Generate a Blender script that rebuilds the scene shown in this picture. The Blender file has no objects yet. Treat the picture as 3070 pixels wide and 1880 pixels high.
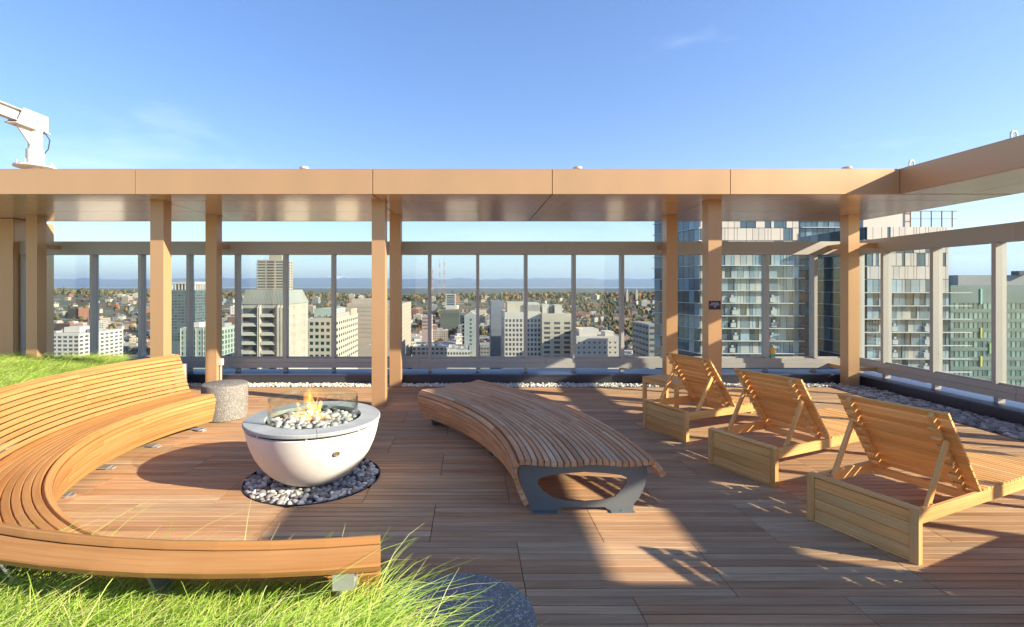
import bpy, bmesh, math, random
import numpy as np
from mathutils import Vector, Matrix, noise as mnoise

random.seed(7)
RNG = np.random.default_rng(11)
scene = bpy.context.scene
COL = scene.collection
R = math.radians

# ------------------------------------------------------------------ camera
cd = bpy.data.cameras.new('camera')
cam = bpy.data.objects.new('camera', cd)
COL.objects.link(cam)
cam.location = (0, 0, 1.779)
cam.rotation_euler = (R(90), 0, 0)
cd.sensor_width = 36.0
cd.lens = 1475 / 3070 * 36.0
cd.shift_x = 123 / 3070
cd.shift_y = -78 / 3070
cd.clip_start = 0.05
cd.clip_end = 250000
scene.camera = cam

# ------------------------------------------------------------------ sky and sun
SUN_DIR = Vector((-1.0, 0.37, -0.46)).normalized()          # the way the light travels
SUN_EL = math.asin(-SUN_DIR.z)
SUN_AZ = math.atan2(-SUN_DIR.x, -SUN_DIR.y)                  # clockwise from +Y
world = bpy.data.worlds.new('World')
scene.world = world
world.use_nodes = True
wn = world.node_tree.nodes
wl = world.node_tree.links
bg = wn['Background']
sky = wn.new('ShaderNodeTexSky')
sky.sky_type = 'NISHITA'
sky.sun_disc = False
sky.sun_elevation = SUN_EL
sky.sun_rotation = SUN_AZ
sky.altitude = 100
sky.air_density = 1.0
sky.dust_density = 0.4
sky.ozone_density = 3.0
# thin cirrus, everywhere in the sky, as wisps stretched along one wind direction
tc = wn.new('ShaderNodeTexCoord')
mp = wn.new('ShaderNodeMapping')
mp.inputs['Rotation'].default_value = (0.0, R(18), R(12))
mp.inputs['Location'].default_value = (4.3, 6.06, 3.10)
mp.inputs['Scale'].default_value = (0.8, 0.7, 3.4)
wl.new(tc.outputs['Generated'], mp.inputs['Vector'])
nz = wn.new('ShaderNodeTexNoise')
nz.inputs['Scale'].default_value = 1.9
nz.inputs['Detail'].default_value = 8
nz.inputs['Roughness'].default_value = 0.58
nz.inputs['Distortion'].default_value = 0.45
wl.new(mp.outputs['Vector'], nz.inputs['Vector'])
rp = wn.new('ShaderNodeValToRGB')
rp.color_ramp.elements[0].position = 0.59
rp.color_ramp.elements[0].color = (0, 0, 0, 1)
rp.color_ramp.elements[1].position = 0.95
rp.color_ramp.elements[1].color = (0.42, 0.42, 0.42, 1)
wl.new(nz.outputs['Fac'], rp.inputs['Fac'])
mx = wn.new('ShaderNodeMixRGB')
mx.inputs['Color2'].default_value = (5.2, 5.5, 6.0, 1)
wl.new(rp.outputs['Color'], mx.inputs['Fac'])
hs = wn.new('ShaderNodeHueSaturation')
hs.inputs['Hue'].default_value = 0.514
hs.inputs['Saturation'].default_value = 1.26
gm_ = wn.new('ShaderNodeGamma')
gm_.inputs['Gamma'].default_value = 0.8
wl.new(sky.outputs['Color'], gm_.inputs['Color'])
wl.new(gm_.outputs['Color'], hs.inputs['Color'])
wl.new(hs.outputs['Color'], mx.inputs['Color1'])
wl.new(mx.outputs['Color'], bg.inputs['Color'])
bg.inputs['Strength'].default_value = 0.080

sd = bpy.data.lights.new('sun', 'SUN')
sd.energy = 3.05
sd.angle = R(0.53)
sd.color = (1.0, 0.875, 0.665)
sun = bpy.data.objects.new('sun', sd)
COL.objects.link(sun)
sun.location = (30, -11, 25)
sun.rotation_euler = SUN_DIR.to_track_quat('-Z', 'Y').to_euler()

scene.view_settings.view_transform = 'Standard'
scene.view_settings.look = 'None'
scene.view_settings.gamma = 1.0
scene.view_settings.use_curve_mapping = False
scene.view_settings.exposure = 2.15
scene.cycles.max_bounces = 8
scene.cycles.transparent_max_bounces = 24
scene.cycles.volume_bounces = 0
scene.cycles.use_denoising = True

# ------------------------------------------------------------------ materials
def nodes_of(name):
    m = bpy.data.materials.new(name)
    m.use_nodes = True
    nt = m.node_tree
    return m, nt.nodes, nt.links, nt.nodes['Principled BSDF']

def wood(name, c_dark, c_light, rough=0.55, vmin=0.75, vmax=1.2, hue=0.02, streak=1.0, sat=0.17, groove=0.0):
    m, N, L, P = nodes_of(name)
    at = N.new('ShaderNodeAttribute'); at.attribute_name = 'grain'
    oi = N.new('ShaderNodeObjectInfo')
    ge = N.new('ShaderNodeNewGeometry')
    ad = N.new('ShaderNodeMath'); ad.operation = 'ADD'
    L.new(oi.outputs['Random'], ad.inputs[0]); L.new(ge.outputs['Random Per Island'], ad.inputs[1])
    fr = N.new('ShaderNodeMath'); fr.operation = 'FRACT'; L.new(ad.outputs[0], fr.inputs[0])
    off = N.new('ShaderNodeMath'); off.operation = 'MULTIPLY'; off.inputs[1].default_value = 61.0
    L.new(fr.outputs[0], off.inputs[0])
    va = N.new('ShaderNodeVectorMath'); va.operation = 'ADD'
    L.new(at.outputs['Vector'], va.inputs[0]); L.new(off.outputs[0], va.inputs[1])
    def nz(scale, detail, dist):
        mpn = N.new('ShaderNodeMapping'); mpn.inputs['Scale'].default_value = scale
        L.new(va.outputs[0], mpn.inputs['Vector'])
        n = N.new('ShaderNodeTexNoise'); n.inputs['Scale'].default_value = 1.0
        n.inputs['Detail'].default_value = detail; n.inputs['Distortion'].default_value = dist
        L.new(mpn.outputs['Vector'], n.inputs['Vector']); return n
    n1 = nz((1.3, 26, 26), 4, 0.8)
    n2 = nz((3.0, 170, 170), 3, 0.2)
    n3 = nz((0.9, 3.0, 3.0), 2, 0.0)
    mix = N.new('ShaderNodeMixRGB'); mix.inputs['Color1'].default_value = (*c_dark, 1); mix.inputs['Color2'].default_value = (*c_light, 1)
    r1 = N.new('ShaderNodeMapRange'); r1.inputs['From Min'].default_value = 0.3; r1.inputs['From Max'].default_value = 0.7
    L.new(n1.outputs['Fac'], r1.inputs['Value']); L.new(r1.outputs['Result'], mix.inputs['Fac'])
    mul = N.new('ShaderNodeMixRGB'); mul.blend_type = 'MULTIPLY'; mul.inputs['Fac'].default_value = 0.55 * streak
    r2 = N.new('ShaderNodeMapRange'); r2.inputs['From Min'].default_value = 0.3; r2.inputs['From Max'].default_value = 0.6
    r2.inputs['To Min'].default_value = 0.45; r2.inputs['To Max'].default_value = 1.1
    L.new(n2.outputs['Fac'], r2.inputs['Value'])
    L.new(mix.outputs['Color'], mul.inputs['Color1']); L.new(r2.outputs['Result'], mul.inputs['Color2'])
    hsv = N.new('ShaderNodeHueSaturation')
    rv = N.new('ShaderNodeMapRange'); rv.inputs['To Min'].default_value = vmin; rv.inputs['To Max'].default_value = vmax
    L.new(fr.outputs[0], rv.inputs['Value'])
    pat = N.new('ShaderNodeMapRange'); pat.inputs['From Min'].default_value = 0.3; pat.inputs['From Max'].default_value = 0.7
    pat.inputs['To Min'].default_value = 0.84; pat.inputs['To Max'].default_value = 1.14
    L.new(n3.outputs['Fac'], pat.inputs['Value'])
    vm = N.new('ShaderNodeMath'); vm.operation = 'MULTIPLY'
    L.new(rv.outputs['Result'], vm.inputs[0]); L.new(pat.outputs['Result'], vm.inputs[1])
    L.new(vm.outputs[0], hsv.inputs['Value'])
    wv = N.new('ShaderNodeMath'); wv.operation = 'MULTIPLY'; wv.inputs[1].default_value = 7.31; L.new(fr.outputs[0], wv.inputs[0])
    wf = N.new('ShaderNodeMath'); wf.operation = 'FRACT'; L.new(wv.outputs[0], wf.inputs[0])
    rh = N.new('ShaderNodeMapRange'); rh.inputs['To Min'].default_value = 0.5 - hue; rh.inputs['To Max'].default_value = 0.5 + hue
    L.new(wf.outputs[0], rh.inputs['Value']); L.new(rh.outputs['Result'], hsv.inputs['Hue'])
    rs = N.new('ShaderNodeMapRange'); rs.inputs['To Min'].default_value = 1 + sat * .7; rs.inputs['To Max'].default_value = 1 - sat * 1.2
    L.new(wf.outputs[0], rs.inputs['Value']); L.new(rs.outputs['Result'], hsv.inputs['Saturation'])
    if groove:                                       # reeding by colour only: shade in the grooves painted as dark lines
        sg_ = N.new('ShaderNodeSeparateXYZ'); L.new(at.outputs['Vector'], sg_.inputs[0])
        mg = N.new('ShaderNodeMath'); mg.operation = 'MULTIPLY'; mg.inputs[1].default_value = 6.2832 / groove; L.new(sg_.outputs['Y'], mg.inputs[0])
        si = N.new('ShaderNodeMath'); si.operation = 'SINE'; L.new(mg.outputs[0], si.inputs[0])
        rg = N.new('ShaderNodeMapRange'); rg.inputs['From Min'].default_value = -1; rg.inputs['From Max'].default_value = -.55; rg.inputs['To Min'].default_value = .62; rg.inputs['To Max'].default_value = 1.0
        L.new(si.outputs[0], rg.inputs['Value'])
        m2 = N.new('ShaderNodeMixRGB'); m2.blend_type = 'MULTIPLY'; m2.inputs['Fac'].default_value = 1.0
        L.new(mul.outputs['Color'], m2.inputs['Color1']); L.new(rg.outputs['Result'], m2.inputs['Color2']); mul = m2
    L.new(mul.outputs['Color'], hsv.inputs['Color'])
    L.new(hsv.outputs['Color'], P.inputs['Base Color'])
    rr = N.new('ShaderNodeMapRange'); rr.inputs['To Min'].default_value = rough; rr.inputs['To Max'].default_value = rough + 0.25
    L.new(n1.outputs['Fac'], rr.inputs['Value']); L.new(rr.outputs['Result'], P.inputs['Roughness'])
    P.inputs['Specular IOR Level'].default_value = 0.22
    bp = N.new('ShaderNodeBump'); bp.inputs['Strength'].default_value = 0.25; bp.inputs['Distance'].default_value = 0.002
    L.new(n2.outputs['Fac'], bp.inputs['Height']); L.new(bp.outputs['Normal'], P.inputs['Normal'])
    return m

def plain(name, col, rough=0.5, metal=0.0, var=0.06, scale=6.0, bump=0.0, rvar=0.08, objvar=0.0, stretch=(1, 1, 1), spec=0.5):
    m, N, L, P = nodes_of(name)
    tcn = N.new('ShaderNodeTexCoord')
    mpn = N.new('ShaderNodeMapping'); mpn.inputs['Scale'].default_value = stretch
    L.new(tcn.outputs['Object'], mpn.inputs['Vector'])
    n = N.new('ShaderNodeTexNoise'); n.inputs['Scale'].default_value = scale; n.inputs['Detail'].default_value = 5
    L.new(mpn.outputs['Vector'], n.inputs['Vector'])
    h = N.new('ShaderNodeHueSaturation'); h.inputs['Color'].default_value = (*col, 1)
    r = N.new('ShaderNodeMapRange'); r.inputs['From Min'].default_value = 0.25; r.inputs['From Max'].default_value = 0.75
    r.inputs['To Min'].default_value = 1 - var; r.inputs['To Max'].default_value = 1 + var
    L.new(n.outputs['Fac'], r.inputs['Value'])
    if objvar:
        oi = N.new('ShaderNodeObjectInfo')
        ge = N.new('ShaderNodeNewGeometry')
        ad = N.new('ShaderNodeMath'); ad.operation = 'ADD'
        L.new(oi.outputs['Random'], ad.inputs[0]); L.new(ge.outputs['Random Per Island'], ad.inputs[1])
        fr = N.new('ShaderNodeMath'); fr.operation = 'FRACT'; L.new(ad.outputs[0], fr.inputs[0])
        ro = N.new('ShaderNodeMapRange'); ro.inputs['To Min'].default_value = 1 - objvar; ro.inputs['To Max'].default_value = 1 + objvar
        L.new(fr.outputs[0], ro.inputs['Value'])
        mm = N.new('ShaderNodeMath'); mm.operation = 'MULTIPLY'
        L.new(r.outputs['Result'], mm.inputs[0]); L.new(ro.outputs['Result'], mm.inputs[1])
        L.new(mm.outputs[0], h.inputs['Value'])
    else:
        L.new(r.outputs['Result'], h.inputs['Value'])
    L.new(h.outputs['Color'], P.inputs['Base Color'])
    P.inputs['Metallic'].default_value = metal
    P.inputs['Specular IOR Level'].default_value = spec
    rr = N.new('ShaderNodeMapRange'); rr.inputs['To Min'].default_value = max(0.02, rough - rvar); rr.inputs['To Max'].default_value = min(1, rough + rvar)
    L.new(n.outputs['Fac'], rr.inputs['Value']); L.new(rr.outputs['Result'], P.inputs['Roughness'])
    if bump:
        b = N.new('ShaderNodeBump'); b.inputs['Strength'].default_value = bump; b.inputs['Distance'].default_value = 0.01
        L.new(n.outputs['Fac'], b.inputs['Height']); L.new(b.outputs['Normal'], P.inputs['Normal'])
    return m

def terrazzo(name, base, chip, scale=90):
    m, N, L, P = nodes_of(name)
    tcn = N.new('ShaderNodeTexCoord')
    v = N.new('ShaderNodeTexVoronoi'); v.inputs['Scale'].default_value = scale
    L.new(tcn.outputs['Object'], v.inputs['Vector'])
    nd = N.new('ShaderNodeTexNoise'); nd.inputs['Scale'].default_value = scale * 1.6; L.new(tcn.outputs['Object'], nd.inputs['Vector'])
    dm = N.new('ShaderNodeMixRGB'); dm.blend_type = 'LINEAR_LIGHT'; dm.inputs['Fac'].default_value = 0.012
    L.new(tcn.outputs['Object'], dm.inputs['Color1']); L.new(nd.outputs['Color'], dm.inputs['Color2']); L.new(dm.outputs['Color'], v.inputs['Vector'])
    rp = N.new('ShaderNodeMath'); rp.operation = 'LESS_THAN'
    L.new(v.outputs['Distance'], rp.inputs[0])
    sep = N.new('ShaderNodeSeparateColor'); L.new(v.outputs['Color'], sep.inputs['Color'])
    th = N.new('ShaderNodeMapRange'); th.inputs['To Min'].default_value = 0.14; th.inputs['To Max'].default_value = 0.52
    L.new(sep.outputs['Blue'], th.inputs['Value']); L.new(th.outputs['Result'], rp.inputs[1])
    gt = N.new('ShaderNodeMath'); gt.operation = 'GREATER_THAN'; gt.inputs[1].default_value = 0.25
    L.new(sep.outputs['Red'], gt.inputs[0])
    an = N.new('ShaderNodeMath'); an.operation = 'MULTIPLY'
    L.new(rp.outputs[0], an.inputs[0]); L.new(gt.outputs[0], an.inputs[1])
    n = N.new('ShaderNodeTexNoise'); n.inputs['Scale'].default_value = 9; L.new(tcn.outputs['Object'], n.inputs['Vector'])
    mixb = N.new('ShaderNodeMixRGB'); mixb.inputs['Color1'].default_value = (*[c * 0.8 for c in base], 1); mixb.inputs['Color2'].default_value = (*[c * 1.2 for c in base], 1)
    L.new(n.outputs['Fac'], mixb.inputs['Fac'])
    cm = N.new('ShaderNodeMixRGB'); cm.inputs['Color1'].default_value = (*[c * 0.6 for c in chip], 1); cm.inputs['Color2'].default_value = (*chip, 1)
    L.new(sep.outputs['Green'], cm.inputs['Fac'])
    mix = N.new('ShaderNodeMixRGB'); L.new(an.outputs[0], mix.inputs['Fac']); L.new(mixb.outputs['Color'], mix.inputs['Color1']); L.new(cm.outputs['Color'], mix.inputs['Color2'])
    L.new(mix.outputs['Color'], P.inputs['Base Color'])
    P.inputs['Roughness'].default_value = 0.7
    P.inputs['Specular IOR Level'].default_value = 0.2
    return m

def pane_glass(name, tint, refl_rough=0.0, boost=1.0):
    m, N, L, P = nodes_of(name)
    N.remove(P)
    out = N['Material Output']
    tr = N.new('ShaderNodeBsdfTransparent'); tr.inputs['Color'].default_value = (*tint, 1)
    gl = N.new('ShaderNodeBsdfGlossy'); gl.inputs['Roughness'].default_value = refl_rough
    fr = N.new('ShaderNodeFresnel'); fr.inputs['IOR'].default_value = 1.5
    mu = N.new('ShaderNodeMath'); mu.operation = 'MULTIPLY'; mu.inputs[1].default_value = boost; mu.use_clamp = True
    # the same index from both sides, as for a thin pane
    gb = N.new('ShaderNodeNewGeometry'); io = N.new('ShaderNodeMapRange')
    io.inputs['To Min'].default_value = 1.5; io.inputs['To Max'].default_value = 1 / 1.5
    L.new(gb.outputs['Backfacing'], io.inputs['Value']); L.new(io.outputs['Result'], fr.inputs['IOR'])
    L.new(fr.outputs['Fac'], mu.inputs[0])
    mi = N.new('ShaderNodeMixShader')
    L.new(mu.outputs[0], mi.inputs['Fac']); L.new(tr.outputs[0], mi.inputs[1]); L.new(gl.outputs[0], mi.inputs[2])
    L.new(mi.outputs[0], out.inputs['Surface'])
    return m

def facade_glass(name, col, rough=0.08, objvar=0.5, spec=0.3):
    m = plain(name, col, rough=rough, var=0.15, scale=0.6, objvar=objvar, rvar=0.04, spec=spec)
    return m

def leafy(name, c1, c2, scale=0.05, rough=0.9):
    m, N, L, P = nodes_of(name)
    ge = N.new('ShaderNodeNewGeometry')
    oi = N.new('ShaderNodeObjectInfo')
    ad = N.new('ShaderNodeMath'); ad.operation = 'ADD'
    L.new(oi.outputs['Random'], ad.inputs[0]); L.new(ge.outputs['Random Per Island'], ad.inputs[1])
    fr = N.new('ShaderNodeMath'); fr.operation = 'FRACT'; L.new(ad.outputs[0], fr.inputs[0])
    rp = N.new('ShaderNodeValToRGB')
    e = rp.color_ramp.elements
    e[0].color = (*c1, 1); e[1].color = (*c2, 1)
    L.new(fr.outputs[0], rp.inputs['Fac'])
    L.new(rp.outputs['Color'], P.inputs['Base Color'])
    P.inputs['Roughness'].default_value = rough
    return m, rp

M = {}
M['deck'] = wood('ipe_decking', (0.41, 0.222, 0.112), (0.53, 0.335, 0.180), 0.5, 0.85, 1.13, 0.007, 0.55, 0.09, groove=0.0125)
M['bench'] = wood('oiled_hardwood', (0.37, 0.170, 0.052), (0.455, 0.236, 0.086), 0.45, 0.93, 1.07, 0.003, 0.4, 0.03)
M['bench2'] = wood('hardwood_shade_lift', (0.52, 0.255, 0.118), (0.68, 0.385, 0.205), 0.5, 0.84, 1.12, 0.008, 0.6, 0.10)  # same wood as the first bench, base colour raised to offset its shade
M['teak'] = wood('teak', (0.73, 0.36, 0.112), (0.85, 0.485, 0.178), 0.5, 0.91, 1.08, 0.004, 0.5, 0.05)
M['copper'] = plain('copper_painted_metal', (0.53, 0.318, 0.165), 0.40, 0.30, 0.05, 1.6, stretch=(1, 1, .35), rvar=.1)
M['soffit'] = plain('satin_soffit_metal', (0.80, 0.56, 0.40), 0.15, 0.25, 0.05, 3.0, rvar=0.05, stretch=(4, 0.25, 1), bump=0.02)
M['bronze'] = plain('bronze_frame_metal', (0.40, 0.385, 0.36), 0.48, 0.12, 0.03, 1.5)
M['flash'] = plain('charcoal_flashing', (0.075, 0.075, 0.09), 0.38, 0.55, 0.08, 2.5)
M['flashtop'] = plain('coping_sky_tint', (0.085, 0.11, 0.20), 0.42, 0.5, 0.06, 2.5)  # the sky's reflection is put into the base colour as blue
M['joint'] = plain('dark_joint', (0.035, 0.028, 0.024), 0.9, 0, 0.05, 3)
M['black'] = plain('black_rubber', (0.02, 0.02, 0.02), 0.8, 0, 0.1, 6)
M['steel'] = plain('grey_painted_steel', (0.17, 0.19, 0.20), 0.45, 0.3, 0.05, 4)
M['galv'] = plain('galvanised_steel', (0.55, 0.56, 0.55), 0.4, 0.7, 0.12, 9)
M['white_metal'] = plain('white_painted_metal', (0.50, 0.49, 0.465), 0.4, 0.0, 0.04, 6)
M['bowl'] = plain('white_concrete', (0.74, 0.70, 0.645), 0.75, 0, 0.06, 4.5, bump=0.06)
M['slab'] = plain('blue_grey_stone', (0.34, 0.36, 0.36), 0.65, 0, 0.16, 5, bump=0.05)
M['conc'] = plain('planter_concrete', (0.36, 0.35, 0.33), 0.85, 0, 0.12, 5, bump=0.1)
M['soil'] = plain('dark_soil', (0.045, 0.032, 0.02), 0.95, 0, 0.3, 14, bump=0.6)
M['terr'] = terrazzo('grey_terrazzo', (0.165, 0.155, 0.14), (0.56, 0.53, 0.48), 115)
M['pebble'] = plain('river_pebble', (0.30, 0.29, 0.28), 0.6, 0, 0.15, 14, objvar=0.65)
M['pebble_light'] = plain('pale_pebble', (0.55, 0.53, 0.48), 0.6, 0, 0.1, 14, objvar=0.3)
M['glass'] = pane_glass('windscreen_glass', (0.92, 0.945, 0.94), 0.0, 1.0)
M['guard'] = pane_glass('guard_glass', (0.93, 0.96, 0.94), 0.0, 1.3)
M['sign'] = plain('navy_sign', (0.02, 0.018, 0.05), 0.4, 0, 0.05, 5)
M['letter'] = plain('sign_lettering', (0.72, 0.70, 0.74), 0.5, 0, 0.02, 5)
M['yellow'] = plain('yellow_plastic', (0.85, 0.45, 0.03), 0.35, 0, 0.04, 5)
M['teal'] = plain('teal_label', (0.15, 0.42, 0.40), 0.5, 0, 0.04, 5)

# ------------------------------------------------------------------ mesh helpers
def mesh_of(name, verts, faces, mats=(), smooth=False, midx=None, grain=None):
    me = bpy.data.meshes.new(name)
    me.from_pydata([tuple(v) for v in verts], [], [tuple(f) for f in faces])
    for m in (mats if isinstance(mats, (list, tuple)) else [mats]):
        me.materials.append(m)
    if midx is not None:
        me.polygons.foreach_set('material_index', np.array(midx, dtype=np.int32))
    if smooth:
        me.polygons.foreach_set('use_smooth', np.ones(len(me.polygons), dtype=bool))
    if grain is not None:
        a = me.attributes.new('grain', 'FLOAT_VECTOR', 'POINT')
        a.data.foreach_set('vector', np.asarray(grain, dtype=np.float32).ravel())
    me.update()
    return me

def link(name, me, parent=None, loc=None, rot=None, scale=None):
    o = bpy.data.objects.new(name, me)
    COL.objects.link(o)
    if parent is not None:
        o.parent = parent
    if loc is not None: o.location = loc
    if rot is not None: o.rotation_euler = rot
    if scale is not None: o.scale = scale
    return o

def tag(o, label=None, cat=None, group=None, kind=None):
    if label: o['label'] = label
    if cat: o['category'] = cat
    if group: o['group'] = group
    if kind: o['kind'] = kind
    return o

def empty(name, loc=(0, 0, 0), rz=0.0):
    o = bpy.data.objects.new(name, None)
    o.empty_display_size = 0.2
    COL.objects.link(o)
    o.location = loc
    o.rotation_euler = (0, 0, rz)
    return o

class MB:
    """collects shapes for one mesh"""
    def __init__(s):
        s.v = []; s.f = []; s.mi = []; s.g = []
    def add(s, v, f, mi=0, g=None):
        b = len(s.v)
        s.v += [tuple(p) for p in v]
        s.f += [tuple(i + b for i in q) for q in f]
        s.mi += [mi] * len(f)
        s.g += [tuple(p) for p in (g if g is not None else v)]
    def box(s, x0, x1, y0, y1, z0, z1, mi=0):
        v = [(x0, y0, z0), (x1, y0, z0), (x1, y1, z0), (x0, y1, z0), (x0, y0, z1), (x1, y0, z1), (x1, y1, z1), (x0, y1, z1)]
        f = [(0, 3, 2, 1), (4, 5, 6, 7), (0, 1, 5, 4), (1, 2, 6, 5), (2, 3, 7, 6), (3, 0, 4, 7)]
        s.add(v, f, mi)
    def hexa(s, bot, top, mi=0):
        n = len(bot)
        v = list(bot) + list(top)
        f = [tuple(range(n - 1, -1, -1)), tuple(range(n, 2 * n))] + [(i, (i + 1) % n, n + (i + 1) % n, n + i) for i in range(n)]
        s.add(v, f, mi)
    def cyl(s, c, r, z0, z1, n=24, r1=None, mi=0):
        r1 = r if r1 is None else r1
        a = [2 * math.pi * i / n for i in range(n)]
        s.hexa([(c[0] + r * math.cos(t), c[1] + r * math.sin(t), z0) for t in a], [(c[0] + r1 * math.cos(t), c[1] + r1 * math.sin(t), z1) for t in a], mi)
    def tube(s, p0, p1, r, n=8, r1=None, mi=0):
        p0 = Vector(p0); p1 = Vector(p1); r1 = r if r1 is None else r1
        d = (p1 - p0).normalized()
        u = d.orthogonal().normalized(); w = d.cross(u)
        a = [2 * math.pi * i / n for i in range(n)]
        s.hexa([p0 + r * (math.cos(t) * u + math.sin(t) * w) for t in a], [p1 + r1 * (math.cos(t) * u + math.sin(t) * w) for t in a], mi)
    def bar(s, p0, p1, w, h, up=(0, 0, 1), mi=0):
        p0 = Vector(p0); p1 = Vector(p1)
        d = (p1 - p0).normalized(); up = Vector(up)
        sd_ = d.cross(up).normalized(); u = sd_.cross(d).normalized()
        c = [(-w / 2, -h / 2), (w / 2, -h / 2), (w / 2, h / 2), (-w / 2, h / 2)]
        s.hexa([p0 + a * sd_ + b * u for a, b in c], [p1 + a * sd_ + b * u for a, b in c], mi)
    def lathe(s, prof, n=48, c=(0, 0), mi=0, closed=False):
        v = []; f = []
        for r, z in prof:
            for i in range(n):
                t = 2 * math.pi * i / n
                v.append((c[0] + r * math.cos(t), c[1] + r * math.sin(t), z))
        k = len(prof)
        rng_ = range(k) if closed else range(k - 1)
        for j in rng_:
            j2 = (j + 1) % k
            for i in range(n):
                i2 = (i + 1) % n
                f.append((j * n + i, j * n + i2, j2 * n + i2, j2 * n + i))
        s.add(v, f, mi)
    def mesh(s, name, mats, smooth=False, grain=False):
        return mesh_of(name, s.v, s.f, mats, smooth, s.mi, s.g if grain else None)
    def build(s, name, mats, parent=None, loc=None, rot=None, smooth=False, grain=False):
        return link(name, s.mesh(name, mats, smooth, grain), parent, loc, rot)

def chamfer_box(lx, ly, lz, c=0.003):
    """a plank or slat, long axis x, origin at its centre"""
    X, Y, Z = lx / 2, ly / 2, lz / 2
    v = []
    prof = [(-Y + c, -Z), (Y - c, -Z), (Y, -Z + c), (Y, Z - c), (Y - c, Z), (-Y + c, Z), (-Y, Z - c), (-Y, -Z + c)]
    for x in (-X, X):
        v += [(x, a, b) for a, b in prof]
    f = [tuple(range(7, -1, -1)), tuple(range(8, 16))] + [(i, (i + 1) % 8, 8 + (i + 1) % 8, 8 + i) for i in range(8)]
    return v, f

def slat_mesh(name, lx, ly, lz, mat, c=0.003):
    v, f = chamfer_box(lx, ly, lz, c)
    return mesh_of(name, v, f, mat, grain=v)

def smooth_angle(o, deg=35):
    me = o.data
    me.polygons.foreach_set('use_smooth', np.ones(len(me.polygons), dtype=bool))
    try:
        me.set_sharp_from_angle(angle=R(deg))
    except Exception:
        pass

def rough_pebble(seed, flat=0.55, sub=2):
    bm = bmesh.new()
    bmesh.ops.create_icosphere(bm, subdivisions=sub, radius=1.0)
    rr = random.Random(seed)
    o = Vector((rr.uniform(-50, 50), rr.uniform(-50, 50), rr.uniform(-50, 50)))
    ex = rr.uniform(0.72, 1.0)
    for v in bm.verts:
        k = 1 + 0.22 * mnoise.noise(v.co * 1.1 + o)
        v.co = Vector((v.co.x * k, v.co.y * k * ex, v.co.z * k * flat))
    V = np.array([v.co[:] for v in bm.verts]); F = np.array([[l.index for l in f.verts] for f in bm.faces])
    bm.free()
    return V, F

PEB = [rough_pebble(i, random.uniform(0.45, 0.7)) for i in range(8)]

def pebble_meshes(mat, tagname):
    out = []
    for i, (V, F) in enumerate(PEB):
        out.append(mesh_of(tagname + '_%d' % i, V, F.tolist(), mat, smooth=True))
    return out

def joined_pebbles(name, items, mat, parent=None):
    """items: list of (x, y, z, size, rotx, roty, rotz) -> one mesh"""
    vs = []; fs = []; b = 0
    for k, (x, y, z, s_, a, b_, c_) in enumerate(items):
        V, F = PEB[k % len(PEB)]
        m = np.array(Matrix.Rotation(c_, 3, 'Z') @ Matrix.Rotation(a, 3, 'X') @ Matrix.Rotation(b_, 3, 'Y'))
        vs.append(V @ m.T * s_ + np.array([x, y, z])); fs.append(F + b); b += len(V)
    V = np.concatenate(vs); F = np.concatenate(fs)
    me = fast_mesh(name, V, F, mat, True)
    return link(name, me, parent)

def fast_mesh(name, V, F, mat, smooth=False):
    me = bpy.data.meshes.new(name)
    k = F.shape[1]
    me.vertices.add(len(V)); me.vertices.foreach_set('co', np.asarray(V, dtype=np.float32).ravel())
    me.loops.add(F.size); me.loops.foreach_set('vertex_index', F.astype(np.int32).ravel())
    me.polygons.add(len(F))
    me.polygons.foreach_set('loop_start', np.arange(0, F.size, k, dtype=np.int32))
    me.polygons.foreach_set('loop_total', np.full(len(F), k, dtype=np.int32))
    for m in (mat if isinstance(mat, (list, tuple)) else [mat]):
        me.materials.append(m)
    if smooth:
        me.polygons.foreach_set('use_smooth', np.ones(len(F), dtype=bool))
    me.update(calc_edges=True)
    return me

# ================================================================== THE SETTING: roof and deck
BC = (-0.86, 5.03)            # centre of the curved seat on the left
PIT = (-1.475, 4.62)
DECK_X1, DECK_Y1 = 6.40, 8.775
mb = MB()
mb.box(-16, 7.66, -14, 9.70, -96, -0.10)
tag(mb.build('roof_slab', M['conc']), kind='structure')

def in_planter(x, y):
    if x < -5.0: return y < 8.7
    r = math.hypot(x - BC[0], y - BC[1])
    a = math.degrees(math.atan2(y - BC[1], x - BC[0])) % 360
    return r > 3.36 and 156 < a < 279 and y < 8.7

deck = tag(empty('deck'), kind='structure')
mb = MB(); mb.box(-9.5, DECK_X1 + 0.02, -3.0, DECK_Y1 + 0.02, -0.098, -0.045)
mb.build('sub_deck', M['joint'], deck)
mb = MB()
mb.box(-9.5, DECK_X1 + 0.014, DECK_Y1 + 0.004, DECK_Y1 + 0.012, -0.09, 0.004)
mb.box(DECK_X1 + 0.004, DECK_X1 + 0.012, -3.0, DECK_Y1 + 0.003, -0.09, 0.004)
mb.build('edge_trim', M['flash'], deck)

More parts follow.
